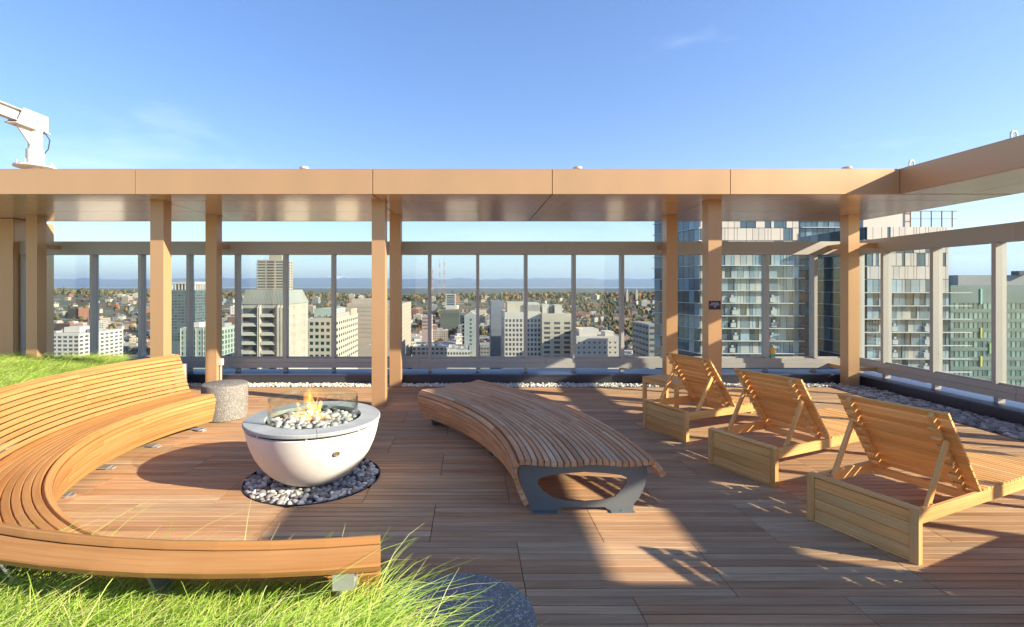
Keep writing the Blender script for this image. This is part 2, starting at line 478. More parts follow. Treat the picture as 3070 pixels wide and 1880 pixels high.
ROW = 0.6096; PW = ROW / 8; TL = 1.219
full_me = slat_mesh('plank', TL - 0.005, PW - 0.0065, 0.022, M['deck'], 0.003)
planks = []                   # (distance, x0, x1, y0, y1)
for n in range(-9, 10):
    y_row = 2.833 + ROW * n
    for k in range(8):
        y0 = y_row + k * PW; y1 = y0 + PW
        if y1 > DECK_Y1 + 0.01: continue
        off = 0.32 + (ROW if n % 2 else 0.0)
        for t in range(-9, 6):
            x0 = off + TL * t; x1 = x0 + TL
            if x0 > DECK_X1 - 0.05 or x1 < -9.4: continue
            x1 = min(x1, DECK_X1); x0 = max(x0, -9.4)
            if in_planter((x0 + x1) / 2, y0) and in_planter(x0, y0) and in_planter(x1, y0): continue
            planks.append((x0, x1, y0, y1))
PR = 0.612                    # round opening in the deck under the bowl
singles = []; rest = MB(); cut = []
def plank_d(p):
    x = (p[0] + p[1]) / 2; y = p[2]
    vis = y > 2.4 and abs((x - 0.33) / max(y, 0.1)) < 1.08
    return (0 if vis else 100) + math.hypot(x, y)
planks.sort(key=plank_d)
for p in planks:
    x0, x1, y0, y1 = p
    ys = (y0 + 0.00325, y1 - 0.00325)
    near = min(abs(y0 - PIT[1]), abs(y1 - PIT[1])) if not (y0 < PIT[1] < y1) else 0
    if near < PR and x1 > PIT[0] - PR and x0 < PIT[0] + PR:
        hs = [math.sqrt(max(0.0, PR * PR - (y - PIT[1]) ** 2)) for y in ys]
        for sgn in (-1, 1):
            a = [max(x0 + .0025, PIT[0] + h) if sgn > 0 else x0 + .0025 for h in hs]
            b = [x1 - .0025 if sgn > 0 else min(x1 - .0025, PIT[0] - h) for h in hs]
            if min(b[0] - a[0], b[1] - a[1]) > 0.01:
                cut.append((a, b, ys))
        continue
    if len(singles) < 270 and p[1] - p[0] > TL - 0.01:
        singles.append(p)
    else:
        v, f = chamfer_box(x1 - x0 - 0.005, y1 - y0 - 0.0065, 0.022, 0.003)
        o = ((x0 + x1) / 2, (y0 + y1) / 2, -0.011 + random.uniform(-.0012, .0006))
        rest.add([(q[0] + o[0], q[1] + o[1], q[2] + o[2]) for q in v], f, 0, v)
for (x0, x1, y0, y1) in singles:
    link('plank', full_me, deck, ((x0 + x1) / 2, (y0 + y1) / 2, -0.011 + random.uniform(-.0012, .0006)))
for a, b, ys in cut:
    m_ = MB()
    m_.hexa([(a[0], ys[0], -.022), (b[0], ys[0], -.022), (b[1], ys[1], -.022), (a[1], ys[1], -.022)],
            [(a[0], ys[0], 0), (b[0], ys[0], 0), (b[1], ys[1], 0), (a[1], ys[1], 0)])
    m_.g = [(p[0] + ys[0] * 9, p[1], p[2]) for p in m_.v]
    m_.build('plank', M['deck'], deck, grain=True)
o = rest.build('more_planks', M['deck'], deck, grain=True); o['kind'] = 'stuff'

# ------------------------------------------------------------------ parapet curb and its pebbles
def curb_piece(name, mbk, parent): return mbk.build(name, [M['flash'], M['flashtop']], parent)
curb = tag(empty('parapet_curb', (0, 9.4, -0.1)), 'low charcoal metal parapet curb with sky tinted coping round the terrace', 'parapet')
cuts = [-8.6, -6.3, -3.9, -1.5, 0.95, 3.35, 5.75, 7.66]
def put(mbk, name, par, mats, off):
    mbk.v = [(x - off[0], y - off[1], z - off[2]) for x, y, z in mbk.v]
    return mbk.build(name, mats, par)
CO = (0, 9.4, -0.1)
for a, b in zip(cuts[:-1], cuts[1:]):
    m_ = MB(); m_.box(a + .003, b - .003 if b < 7 else 7.08, 9.125, 9.69, -0.10, 0.148)
    put(m_, 'curb_face', curb, M['flash'], CO)
    m_ = MB(); m_.box(a + .002, b - .002, 9.11, 9.70, 0.15, 0.172)
    put(m_, 'coping', curb, M['flashtop'], CO)
ycuts = [0.5, 2.2, 4.6, 7.0, 9.105]
for a, b in zip(ycuts[:-1], ycuts[1:]):
    m_ = MB(); m_.box(7.095, 7.65, a + .003, b - .003, -0.10, 0.148)
    put(m_, 'curb_face', curb, M['flash'], CO)
    m_ = MB(); m_.box(7.08, 7.66, a + .002, b - .002, 0.15, 0.172)
    put(m_, 'coping', curb, M['flashtop'], CO)

items_l = []; items_d = []
def scatter(x0, x1, y0, y1, n, s0, s1, z, dst):
    for _ in range(n):
        dst.append((random.uniform(x0, x1), random.uniform(y0, y1), z + random.uniform(-.012, .02), random.uniform(s0, s1),
                    random.uniform(-.4, .4), random.uniform(-.4, .4), random.uniform(0, 6.28)))
scatter(-8.5, 7.05, DECK_Y1 + .04, 9.10, 5200, .018, .034, -0.006, items_l)
scatter(DECK_X1 + .05, 7.06, 2.5, DECK_Y1 + .04, 3600, .026, .055, -0.012, items_d)
tag(joined_pebbles('gravel_strip', items_l, M['pebble_light']), 'pale pebbles filling the strip along the back parapet curb', 'gravel', kind='stuff')
tag(joined_pebbles('gravel_strip', items_d, M['pebble']), 'dark river pebbles filling the strip along the right parapet curb', 'gravel', kind='stuff')

# ------------------------------------------------------------------ glass windscreens
SY, SX = 9.45, 7.39
def windscreen(along_x, label, stops, seg_cuts):
    org = (0, SY, 0) if along_x else (SX, 5.0, 0)
    root = tag(empty('glass_windscreen', org), label, 'windscreen', 'glass windscreens round the terrace')
    def bx(a0, a1, d0, d1, z0, z1):
        m_ = MB()
        if along_x: m_.box(a0 - org[0], a1 - org[0], d0, d1, z0, z1)
        else: m_.box(d0, d1, a0 - org[1], a1 - org[1], z0, z1)
        return m_
    for a, b in zip(seg_cuts[:-1], seg_cuts[1:]):
        bx(a + .002, b - .002, -.08, .08, 2.407, 2.657).build('top_rail', M['bronze'], root)
        bx(a + .002, b - .002, -.072, .072, 0.345, 0.43).build('sill_rail', M['bronze'], root)
        bx(a + .002, b - .002, -.085, .085, 0.25, 0.343).build('bottom_rail', M['bronze'], root)
    for s in stops:
        bx(s - .03, s + .03, -.082, .068, 0.432, 2.405).build('mullion', M['bronze'], root)
        bx(s - .03, s + .03, -.05, .05, 0.172, 0.249).build('foot', M['bronze'], root)
    for a, b in zip(stops[:-1], stops[1:]):
        bx(a + .031, b - .031, .0, .012, 0.431, 2.406).build('glass_pane', M['glass'], root)
        bx(a + .031, b - .031, -.025, -.001, 0.4305, 0.455).build('glazing_bead', M['bronze'], root)
    return root
stops = [0.129 + 0.92 * k for k in range(-9, 8)]
stops[0] = -8.55
windscreen(True, 'glass windscreen with bronze frame along the back, in front of the city', stops + [7.29], [-8.6, -4.6, -0.98, 1.42, 4.7, 7.30])
stops_r = [0.55 + 0.0, 1.30, 2.23, 3.16, 4.09, 5.02, 5.95, 6.88, 7.81, 8.75, 9.35]
windscreen(False, 'glass windscreen with bronze frame along the right side, by the loungers', stops_r, [0.5, 3.1, 6.6, 9.53])

# ------------------------------------------------------------------ pergola
PO = (0, 8.2, 0)
perg = tag(empty('pergola', PO), 'copper coloured metal pergola with square columns along two sides of the terrace', 'pergola')
def pbox(name, x0, x1, y0, y1, z0, z1, mat, par=perg):
    m_ = MB(); m_.box(x0, x1, y0, y1, z0, z1)
    return put(m_, name, par, mat, PO)
ZS, ZT = 3.08, 3.42
pbox('roof_core', -14, 7.55, 6.89, 9.66, ZS + .014, ZT - .01, M['joint'])
pbox('roof_core', 6.01, 7.55, -3.0, 6.889, ZS + .014, ZT - .01, M['joint'])
fx = [-14, -8.0, -4.677, -1.367, 1.133, 3.613, 5.972]
for a, b in zip(fx[:-1], fx[1:]):
    pbox('fascia_panel', a + .005, b - .005, 6.85, 6.885, ZS, ZT, M['copper'])
fy = [-3.0, -0.4, 2.1, 4.5, 6.85]
for a, b in zip(fy[:-1], fy[1:]):
    pbox('fascia_panel', 5.97, 6.005, a + .005, b - .005, ZS, ZT, M['copper'])
pbox('fascia_panel', 5.973, 6.005, 6.853, 6.887, ZS, ZT, M['copper'])
pbox('rear_fascia', -14, 7.58, 9.665, 9.69, ZS, ZT, M['copper'])
pbox('rear_fascia', 7.555, 7.58, -3.0, 9.66, ZS, ZT, M['copper'])
sx = [-14, -8.0, -4.677, -1.367, 1.133, 3.613, 6.06]
for yi, (y0, y1) in enumerate(((6.89, 7.345), (7.357, 8.445), (8.457, 9.555), (9.567, 9.66))):
    for a, b in zip(sx[:-1], sx[1:]):
        pbox('soffit_panel', a + .007, b - .007, y0, y1, ZS + .002, ZS + .011, M['soffit'])
    pbox('soffit_panel', 6.06 + .004, 7.55, y0, y1, ZS + .002, ZS + .011, M['soffit'])
for (x0, x1) in ((6.01, 6.865), (6.877, 7.385), (7.397, 7.55)):
    for a, b in zip(fy[:-1], fy[1:]):
        pbox('soffit_panel', x0, x1, a + .004, b - .004, ZS + .002, ZS + .011, M['soffit'])
pbox('roof_cap', -14, 7.58, 6.85, 9.69, ZT + .001, ZT + .012, M['copper'])
pbox('roof_cap', 5.97, 7.58, -3.0, 6.848, ZT + .001, ZT + .012, M['copper'])

def column(x, y, arms=()):
    m_ = MB(); m_.box(x, x + .198, y, y + .198, -0.02, ZS + .001)
    c = put(m_, 'column', perg, M['copper'], PO)
    m_ = MB(); m_.box(x - .004, x + .202, y - .004, y + .202, ZS - .012, ZS)
    put(m_, 'collar', c, M['copper'], PO)
    for (ax0, ax1, ay0, ay1, z0, z1) in arms:
        m_ = MB(); m_.box(ax0, ax1, ay0, ay1, z0, z1)
        put(m_, 'bracket_arm', c, M['copper'], PO)
    return c
cols = {}
for x in (-7.96, -4.75, -1.456, 3.50, 6.752):
    arms = [(x + .05, x + .15, 8.999, 9.369, 2.50, 2.58)]
    if x > 6: arms += [(6.951, 7.309, 8.85, 8.95, 2.50, 2.58), (6.951, 7.304, 8.85, 8.95, .27, .34), (x + .05, x + .15, 8.999, 9.364, .27, .34)]
    cols[('b', x)] = column(x, 8.80, arms)
for x in (-4.78, -1.479, 3.538):
    cols[('f', x)] = column(x, 7.33)
column(6.752, 5.5)
column(6.752, -1.4)

# blocks of the penthouse at both ends of the terrace
def metal_block(x0, x1, y0, y1, z1, label):
    root = tag(empty('penthouse_wall', ((x0 + x1) / 2, (y0 + y1) / 2, 0)), label, 'wall')
    cx_, cy_ = (x0 + x1) / 2, (y0 + y1) / 2
    m_ = MB(); m_.box(x0 + .03 - cx_, x1 - .03 - cx_, y0 + .03 - cy_, y1 - .03 - cy_, -.1, z1); m_.build('core', M['joint'], root)
    n = max(1, round((x1 - x0) / 1.3)); w = (x1 - x0) / n
    for k in range(n):
        m_ = MB(); m_.box(x0 + k * w + .004 - cx_, x0 + (k + 1) * w - .004 - cx_, y0 - cy_, y0 + .028 - cy_, -.1, z1 - .002); m_.build('wall_panel', M['copper'], root)
        m_ = MB(); m_.box(x0 + k * w + .004 - cx_, x0 + (k + 1) * w - .004 - cx_, y1 - .028 - cy_, y1 - cy_, -.1, z1 - .002); m_.build('wall_panel', M['copper'], root)
    for sx_ in (x0, x1 - .028):
        m_ = MB(); m_.box(sx_ - cx_, sx_ + .028 - cx_, y0 + .03 - cy_, y1 - .03 - cy_, -.1, z1 - .002); m_.build('wall_panel', M['copper'], root)
    return root
metal_block(-13.8, -8.6, 9.24, 10.15, 3.075, 'copper metal clad wall at the left end of the windscreen')
metal_block(6.2, 9.2, -4.0, 0.5, 3.07, 'copper metal clad wall closing the right side near the camera')

# ------------------------------------------------------------------ planter with its grasses
arc = [(BC[0] + 3.37 * math.cos(R(a)), BC[1] + 3.37 * math.sin(R(a))) for a in range(156, 279, 4)]
outer = [(-.24, 1.2), (-.10, 0.5), (-8.58, 0.5), (-8.58, 8.66), (-5.02, 8.66), (-5.02, 7.1)]
poly = arc + outer
planter = tag(empty('planter', (-6.5, 4.0, 0)), 'low concrete planter wrapping round the curved wooden seat', 'planter')
def prism(name, pts, z0, z1, mat, par, off):
    m_ = MB(); m_.hexa([(x, y, z0) for x, y in pts], [(x, y, z1) for x, y in pts]); return put(m_, name, par, mat, off)
PLO = (-6.5, 4.0, 0)
prism('soil', poly, -.09, 0.42, M['soil'], planter, PLO)
def wall_run(pts, th=.05, closed=False):
    m_ = MB()
    for a, b in zip(pts[:-1], pts[1:]):
        m_.bar((a[0], a[1], .18), (b[0], b[1], .18), th, .52)
    put(m_, 'planter_wall', planter, M['conc'], PLO)
wall_run(arc); wall_run([arc[-1], (-.24, 1.2), (-.10, .5)]); wall_run([(-5.02, 7.12), (-5.02, 8.66)]); wall_run([(-5.05, 8.68), (-8.58, 8.68)]); wall_run([arc[0], (-5.02, 7.1)])

# ================================================================== curved benches
def chaikin(p, n=2):
    for _ in range(n):
        q = [p[0]]
        for a, b in zip(p[:-1], p[1:]):
            q += [(a[0] * .75 + b[0] * .25, a[1] * .75 + b[1] * .25), (a[0] * .25 + b[0] * .75, a[1] * .25 + b[1] * .75)]
        q.append(p[-1]); p = q
    return p
def sampler(path):
    P = np.array(path); d = np.hypot(*np.diff(P, axis=0).T); s = np.r_[0, np.cumsum(d)]
    def at(t):
        x = np.interp(t, s, P[:, 0]); z = np.interp(t, s, P[:, 1])
        e = .012
        dx = np.interp(t + e, s, P[:, 0]) - np.interp(t - e, s, P[:, 0]); dz = np.interp(t + e, s, P[:, 1]) - np.interp(t - e, s, P[:, 1])
        l = math.hypot(dx, dz) or 1
        return float(x), float(z), dx / l, dz / l
    return at, s[-1]
def sweep_slat(r, z, tr, tz, w, d, a0, a1, step=3.2, c=.004):
    nr, nzv = -tz, tr
    prof = [(-w / 2 + c, 0), (w / 2 - c, 0), (w / 2, -c), (w / 2, -d + c), (w / 2 - c, -d), (-w / 2 + c, -d), (-w / 2, -d + c), (-w / 2, -c)]
    n = max(2, int(abs(a1 - a0) / step) + 1)
    v = []; g = []
    for i in range(n + 1):
        a = R(a0 + (a1 - a0) * i / n); ca, sa = math.cos(a), math.sin(a)
        for u, h in prof:
            rr = r + u * tr + h * nr; zz = z + u * tz + h * nzv
            v.append((rr * ca, rr * sa, zz)); g.append((a * r, u, h))
    f = []
    for i in range(n):
        for k in range(8):
            k2 = (k + 1) % 8
            f.append((i * 8 + k, i * 8 + k2, (i + 1) * 8 + k2, (i + 1) * 8 + k))
    f.append(tuple(range(7, -1, -1))); f.append(tuple(range(n * 8, n * 8 + 8)))
    return v, f, g
def rib(path, root, a, mat, o0=.046, o1=.11, th=.006, z_clip=.0):
    at, L = sampler(path); N_ = 40
    A = []; B = []
    for i in range(N_ + 1):
        r, z, tr, tz = at(L * i / N_)
        A.append((r + tz * o0, max(z - tr * o0, .004))); B.append((r + tz * o1, max(z - tr * o1, .004)))
    v = []; ca, sa = math.cos(R(a)), math.sin(R(a))
    for sgn in (-th, th):
        for r, z in A + B: v.append((r * ca - sgn * sa, r * sa + sgn * ca, z))
    n = N_ + 1; f = []
    for i in range(N_):
        f += [(i, i + 1, n + i + 1, n + i), (2 * n + i, 2 * n + n + i, 2 * n + n + i + 1, 2 * n + i + 1),
              (i, 2 * n + i, 2 * n + i + 1, i + 1), (n + i, n + i + 1, 3 * n + i + 1, 3 * n + i)]
    return link('frame_rib', mesh_of('frame_rib', v, f, mat), root)

def curved_bench(root, path, zones, mat, joint_sets, a0, a1):
    """zones: (start, stop, pitch, width, depth, part name, joint set)"""
    at, L = sampler(path)
    for (s0, s1, pitch, w, d, nm, js) in zones:
        n = max(1, int(round((s1 - s0) / pitch)))
        for k in range(n):
            s = s0 + (k + .5) * (s1 - s0) / n
            r, z, tr, tz = at(s)
            js_k = joint_sets[(js + k % 2) % len(joint_sets)]
            cutsk = [a0] + [j + random.uniform(-.25, .25) for j in js_k] + [a1]
            for b0, b1 in zip(cutsk[:-1], cutsk[1:]):
                gap = math.degrees(.0013 / r)
                v, f, g = sweep_slat(r, z, tr, tz, w, d, b0 + gap * (b0 != a0), b1 - gap * (b1 != a1))
                me = mesh_of(nm, v, f, mat, grain=g)
                link(nm, me, root)

b1 = tag(empty('curved_bench', (BC[0], BC[1], 0)), 'long curved orange wood slat bench with high back round the fire bowl', 'bench')
path1 = chaikin([(2.665, .085), (2.625, .20), (2.592, .33), (2.597, .405), (2.64, .443), (2.73, .437), (2.90, .418), (3.02, .418), (3.085, .44),
                 (3.13, .52), (3.185, .65), (3.245, .79), (3.282, .865), (3.305, .893), (3.338, .899), (3.360, .884), (3.385, .873), (3.465, .842)])
at1, L1 = sampler(path1)
js1 = [[177, 203, 229, 254], [190, 216, 241], [178, 204, 230, 255]]
curved_bench(b1, path1, [(0.004, 0.325, .0455, .040, .038, 'slat', 0), (0.335, 0.39, .06, .050, .040, 'slat', 1), (0.405, 0.80, .0515, .045, .040, 'slat', 0),
                         (0.805, 1.303, .0522, .0420, .032, 'slat', 2), (1.312, 1.362, .055, .049, .030, 'slat', 1), (1.385, 1.472, .12, .085, .030, 'slat', 0)], M['bench'], js1, 154.2, 279.3)
for a in (156.5, 170, 184, 198, 212, 226, 240, 254, 266, 276.8):
    rb_ = rib(path1[:-6], b1, a, M['steel'])
    m_ = MB(); m_.box(2.66, 3.2, -.03, .03, 0.0, .012); m_.box(2.70, 2.78, -.05, .05, .012, .018)
    fo = m_.build('foot', M['galv'], b1, rot=(0, 0, R(a)))
# metal end bracket seen behind the back at the near end
m_ = MB(); m_.box(3.37, 3.42, -.035, .035, .77, .825); m_.box(3.36, 3.37, -.042, .042, .75, .83)
m_.build('back_bracket', M['galv'], b1, rot=(0, 0, R(277.3)))
B2C = (-3.4, 3.8)
b2 = tag(empty('curved_bench', (B2C[0], B2C[1], 0)), 'wide curved backless wood slat bench with grey steel end frame', 'bench')
path2 = chaikin([(3.815, .085), (3.765, .19), (3.725, .30), (3.718, .385), (3.745, .435), (3.80, .455), (3.92, .444), (4.08, .432), (4.20, .436), (4.32, .452), (4.44, .448),
                 (4.58, .434), (4.70, .437), (4.77, .452), (4.82, .447), (4.87, .40), (4.91, .33)])
at2, L2 = sampler(path2)
js2 = [[9.5, 21, 32], [14.5, 27, 37.5], [11, 20, 31]]
curved_bench(b2, path2, [(0.004, 0.315, .0455, .040, .038, 'slat', 0), (0.325, 0.375, .055, .047, .04, 'slat', 1), (0.395, L2 - .145, .0515, .0405, .042, 'slat', 0),
                         (L2 - .140, L2, .047, .042, .045, 'slat', 1)], M['bench2'], js2, 0.0, 43.2)
def end_frame(a):
    outer_pts = [(3.885, .0), (4.078, .0), (4.10, .03), (4.475, .03), (4.505, .0), (4.694, .0), (4.70, .05), (4.75, .11), (4.79, .197), (4.813, .30), (4.795, .372),
                 (4.70, .390), (4.58, .388), (4.44, .402), (4.32, .406), (4.20, .390), (4.08, .386), (3.92, .398), (3.80, .392), (3.775, .34), (3.79, .25), (3.84, .11)]
    hole = [(3.924, .232), (3.945, .265), (4.0, .285), (4.13, .30), (4.30, .311), (4.47, .30), (4.60, .283), (4.648, .26), (4.645, .225), (4.60, .165), (4.55, .115), (4.45, .088),
            (4.30, .076), (4.16, .085), (4.05, .11), (3.97, .165)]
    c = (4.28, .20)
    def ray(pts, th):
        d = (math.cos(th), math.sin(th)); best = None
        for p, q in zip(pts, pts[1:] + pts[:1]):
            ex, ez = q[0] - p[0], q[1] - p[1]; den = d[0] * ez - d[1] * ex
            if abs(den) < 1e-9: continue
            t = ((p[0] - c[0]) * ez - (p[1] - c[1]) * ex) / den; u = ((p[0] - c[0]) * d[1] - (p[1] - c[1]) * d[0]) / den
            if t > 0 and -1e-6 <= u <= 1 + 1e-6: best = t if best is None else max(best, t)
        return (c[0] + d[0] * best, c[1] + d[1] * best)
    ths = sorted(set([round(math.atan2(p[1] - c[1], p[0] - c[0]), 5) for p in outer_pts + hole] + [round(-math.pi + 2 * math.pi * i / 60, 5) for i in range(60)]))
    O = [ray(outer_pts, t) for t in ths]; I = [ray(hole, t) for t in ths]; n = len(ths)
    v = []
    for y in (-.006, .006): v += [(p[0], y, p[1]) for p in O] + [(p[0], y, p[1]) for p in I]
    f = []
    for i in range(n):
        j = (i + 1) % n
        f += [(i, j, n + j, n + i), (2 * n + i, 3 * n + i, 3 * n + j, 2 * n + j), (i, 2 * n + i, 2 * n + j, j), (n + i, n + j, 3 * n + j, 3 * n + i)]
    o_ = link('end_frame', mesh_of('end_frame', v, f, M['steel']), b2, rot=(0, 0, R(a)))
    for r0, r1 in ((3.885, 4.078), (4.505, 4.694)):
        m_ = MB(); m_.box(r0, r1, -.05 if a < 10 else -.006, -.0062 if a < 10 else .05, 0.0, .010); m_.cyl(((r0 + r1) / 2, -.03 if a < 10 else .03), .007, .0101, .016, 8)
        m_.build('foot_plate', M['steel'], o_)
end_frame(1.6); end_frame(21.5); end_frame(41.5)

# ================================================================== fire bowl
pit = tag(empty('fire_bowl', (PIT[0], PIT[1], 0)), 'round white concrete fire bowl with stone rim, glass guard and flames', 'fire bowl')
prof = [(0.02, 0.0), (.20, .0), (.265, .012), (.33, .045), (.40, .10), (.46, .165), (.515, .25), (.555, .34), (.582, .43), (.596, .50), (.598, .512), (.592, .517), (.50, .517)]
m_ = MB(); m_.lathe(prof, 72); o = m_.build('bowl', M['bowl'], pit); smooth_angle(o, 40)
m_ = MB(); m_.lathe([(.575, .5175), (.575, .5375), (.43, .5375), (.43, .5175)], 64, closed=True); m_.build('shadow_gap', M['black'], pit)  # black ring gives the shadow gap under the rim its dark
for k in range(8):
    a = R(45 * k + 12); m_ = MB(); m_.box(.577, .592, -.008, .008, .5172, .5378); m_.build('spacer', M['bowl'], pit, rot=(0, 0, a))
for k in range(4):                                 # the rim is four stone segments
    v = []; f = []; n = 20; a0_ = R(90 * k + 20) + .003; a1_ = R(90 * k + 110) - .003
    pr = [(.430, .538), (.606, .538), (.612, .544), (.612, .566), (.606, .572), (.434, .572), (.430, .568)]
    for i in range(n + 1):
        a = a0_ + (a1_ - a0_) * i / n
        v += [(r * math.cos(a), r * math.sin(a), z) for r, z in pr]
    q = len(pr)
    for i in range(n):
        for j in range(q): f.append((i * q + j, (i + 1) * q + j, (i + 1) * q + (j + 1) % q, i * q + (j + 1) % q))
    f += [tuple(range(q)), tuple(range(n * q + q - 1, n * q - 1, -1))]
    o = link('rim_stone', mesh_of('rim_stone', v, f, M['slab']), pit)
m_ = MB(); m_.cyl((0, 0), .425, .40, .505, 48); m_.build('burner_pan', M['black'], pit)
m_ = MB(); m_.lathe([(.398, .53), (.398, .755), (.404, .758), (.404, .53)], 72, closed=True); o = m_.build('glass_guard', M['guard'], pit); smooth_angle(o, 40)
for k in range(5):
    m_ = MB(); m_.box(.395, .414, -.012, .012, .528, .56); m_.build('guard_clip', M['galv'], pit, rot=(0, 0, R(72 * k + 40)))
m_ = MB(); m_.lathe([(.0, 0), (.018, 0), (.022, .004), (.022, .009), (.013, .009), (.012, .003), (.005, .003), (.005, .012), (0, .012)], 20)
kv = m_.build('gas_valve', plain('brass', (.42, .33, .22), .4, .5), pit); smooth_angle(kv, 30)
dv = Vector((.335, -.455, 0)).normalized()
kv.location = (dv.x * .571, dv.y * .571, .375); kv.scale = (1.25, 1.25, 1.0); kv.rotation_euler = (Vector((dv.x, dv.y, -.42))).to_track_quat('Z', 'Y').to_euler()
PM = pebble_meshes(M['pebble'], 'pebble'); PML = pebble_meshes(M['pebble_light'], 'pebble_light')
def disc_points(n, r0, r1, mind):
    out = []
    tries = 0
    while len(out) < n and tries < n * 60:
        tries += 1
        r = math.sqrt(random.uniform(r0 * r0, r1 * r1)); a = random.uniform(0, 6.283)
        p = (r * math.cos(a), r * math.sin(a))
        if all((p[0] - q[0]) ** 2 + (p[1] - q[1]) ** 2 > mind * mind for q in out): out.append(p)
    return out
k_ = 0
for layer, (z, n) in enumerate(((.515, 90), (.537, 110))):
    for x, y in disc_points(n, 0, .382, .034):
        me = (PML if random.random() < .45 else PM)[k_ % 8]; k_ += 1
        s = random.uniform(.022, .040)
        link('pebble', me, pit, (x, y, z + random.uniform(-.006, .012)), (random.uniform(-.5, .5), random.uniform(-.5, .5), random.uniform(0, 6.28)), (s, s, s))

# flames: glowing gas inside closed hulls
fm = bpy.data.materials.new('flame_gas'); fm.use_nodes = True
FN = fm.node_tree.nodes; FL = fm.node_tree.links
FN.remove(FN['Principled BSDF'])
em = FN.new('ShaderNodeEmission')
tcf = FN.new('ShaderNodeTexCoord')
sep = FN.new('ShaderNodeSeparateXYZ'); FL.new(tcf.outputs['Object'], sep.inputs[0])
nzf = FN.new('ShaderNodeTexNoise'); nzf.inputs['Scale'].default_value = 17; nzf.inputs['Detail'].default_value = 3; nzf.inputs['Distortion'].default_value = 1.2
mpf = FN.new('ShaderNodeMapping'); mpf.inputs['Scale'].default_value = (1, 1, .45); FL.new(tcf.outputs['Object'], mpf.inputs[0]); FL.new(mpf.outputs[0], nzf.inputs['Vector'])
rf = FN.new('ShaderNodeMapRange'); rf.inputs['From Min'].default_value = .44; rf.inputs['From Max'].default_value = .70; rf.inputs['To Max'].default_value = 1.0
FL.new(nzf.outputs['Fac'], rf.inputs['Value'])
cr = FN.new('ShaderNodeValToRGB')
cr.color_ramp.elements[0].position = 0.0; cr.color_ramp.elements[0].color = (1, .26, .025, 1)
e1 = cr.color_ramp.elements.new(.25); e1.color = (1, .44, .05, 1)
cr.color_ramp.elements[-1].position = 1.0; cr.color_ramp.elements[-1].color = (1, .30, .03, 1)
mz = FN.new('ShaderNodeMapRange'); mz.inputs['From Max'].default_value = .30; FL.new(sep.outputs['Z'], mz.inputs['Value']); FL.new(mz.outputs['Result'], cr.inputs['Fac'])
ms = FN.new('ShaderNodeMapRange'); ms.inputs['From Min'].default_value = .03; ms.inputs['From Max'].default_value = .30; ms.inputs['To Min'].default_value = 24; ms.inputs['To Max'].default_value = 7
FL.new(sep.outputs['Z'], ms.inputs['Value'])
mm_ = FN.new('ShaderNodeMath'); mm_.operation = 'MULTIPLY'; FL.new(ms.outputs['Result'], mm_.inputs[0]); FL.new(rf.outputs['Result'], mm_.inputs[1])
FL.new(cr.outputs['Color'], em.inputs['Color']); FL.new(mm_.outputs[0], em.inputs['Strength'])
FL.new(em.outputs[0], FN['Material Output'].inputs['Volume'])
flames = tag(empty('flame', (PIT[0] - .045, PIT[1] - .02, .565)), 'yellow orange gas flames rising from the pebbles in the bowl', 'flame')
for (fx_, fy_, h, r, ln) in ((0, 0, .31, .062, (.0, .02)), (.055, .02, .20, .055, (.01, .02)), (-.05, -.01, .17, .048, (-.02, 0)), (.10, -.02, .10, .04, (.015, .0)), (-.10, .03, .07, .035, (-.02, .01)), (.03, -.06, .09, .04, (.0, .0)), (.14, .03, .06, .035, (.01, 0))):
    v = []; f = []; n = 14; lv = 12
    for j in range(lv + 1):
        t = j / lv
        rad = r * (0.55 + 1.4 * t) * (1 - t) ** .9 * 1.15 + .002
        for i in range(n):
            a = 6.283 * i / n
            k = 1 + .3 * mnoise.noise(Vector((math.cos(a) * 1.3 + fx_ * 40, math.sin(a) * 1.3, t * 3)))
            v.append((fx_ + ln[0] * t * 2 + .014 * math.sin(t * 7 + fx_ * 50) + rad * k * math.cos(a), fy_ + ln[1] * t * 2 + rad * k * math.sin(a), -.02 + h * t))
    for j in range(lv):
        for i in range(n): f.append((j * n + i, j * n + (i + 1) % n, (j + 1) * n + (i + 1) % n, (j + 1) * n + i))
    f += [tuple(range(n - 1, -1, -1)), tuple(range(lv * n, lv * n + n))]
    link('flame_tongue', mesh_of('flame_tongue', v, f, fm, smooth=True), flames)

# pebbles in the round opening below the bowl
pb = tag(empty('pebble_bed', (PIT[0], PIT[1], -.03)), 'round bed of grey river pebbles under the fire bowl', 'pebble bed')
m_ = MB(); m_.lathe([(.606, -.05), (.606, .037), (.613, .037), (.613, -.05)], 72, closed=True); m_.build('edging_ring', M['black'], pb)
pts = [(x, y, l) for l in range(2) for x, y in disc_points(330, .22, .585, .036)]
pts.sort(key=lambda p: p[1] - p[2])
rest_p = []
for i, (x, y, l) in enumerate(pts):
    s = random.uniform(.023, .041); rot = (random.uniform(-.6, .6), random.uniform(-.6, .6), random.uniform(0, 6.28))
    z = .006 + .022 * l + random.uniform(-.006, .01)
    if i < 290:
        link('pebble', (PML if random.random() < .35 else PM)[i % 8], pb, (x, y, z), rot, (s, s, s))
    else: rest_p.append((x, y, z, s, *rot))
o = joined_pebbles('more_pebbles', rest_p, M['pebble'], pb); o['kind'] = 'stuff'

# ================================================================== terrazzo stools
def stool(x, y, rz, label):
    m_ = MB(); m_.lathe([(0.001, 0.004), (.278, .004), (.284, .010), (.292, .455), (.287, .466), (.278, .470), (.001, .470)], 64)
    o = m_.build('terrazzo_stool', M['terr'], None, (x, y, 0), (0, 0, rz)); smooth_angle(o, 30)
    tag(o, label, 'stool', 'round terrazzo stools at the bench ends')
stool(-3.37, 6.74, 0, 'round grey terrazzo stool at the far end of the high backed bench')
stool(-0.03, 1.975, 2, 'round dark terrazzo stool in the foreground, half behind grass')

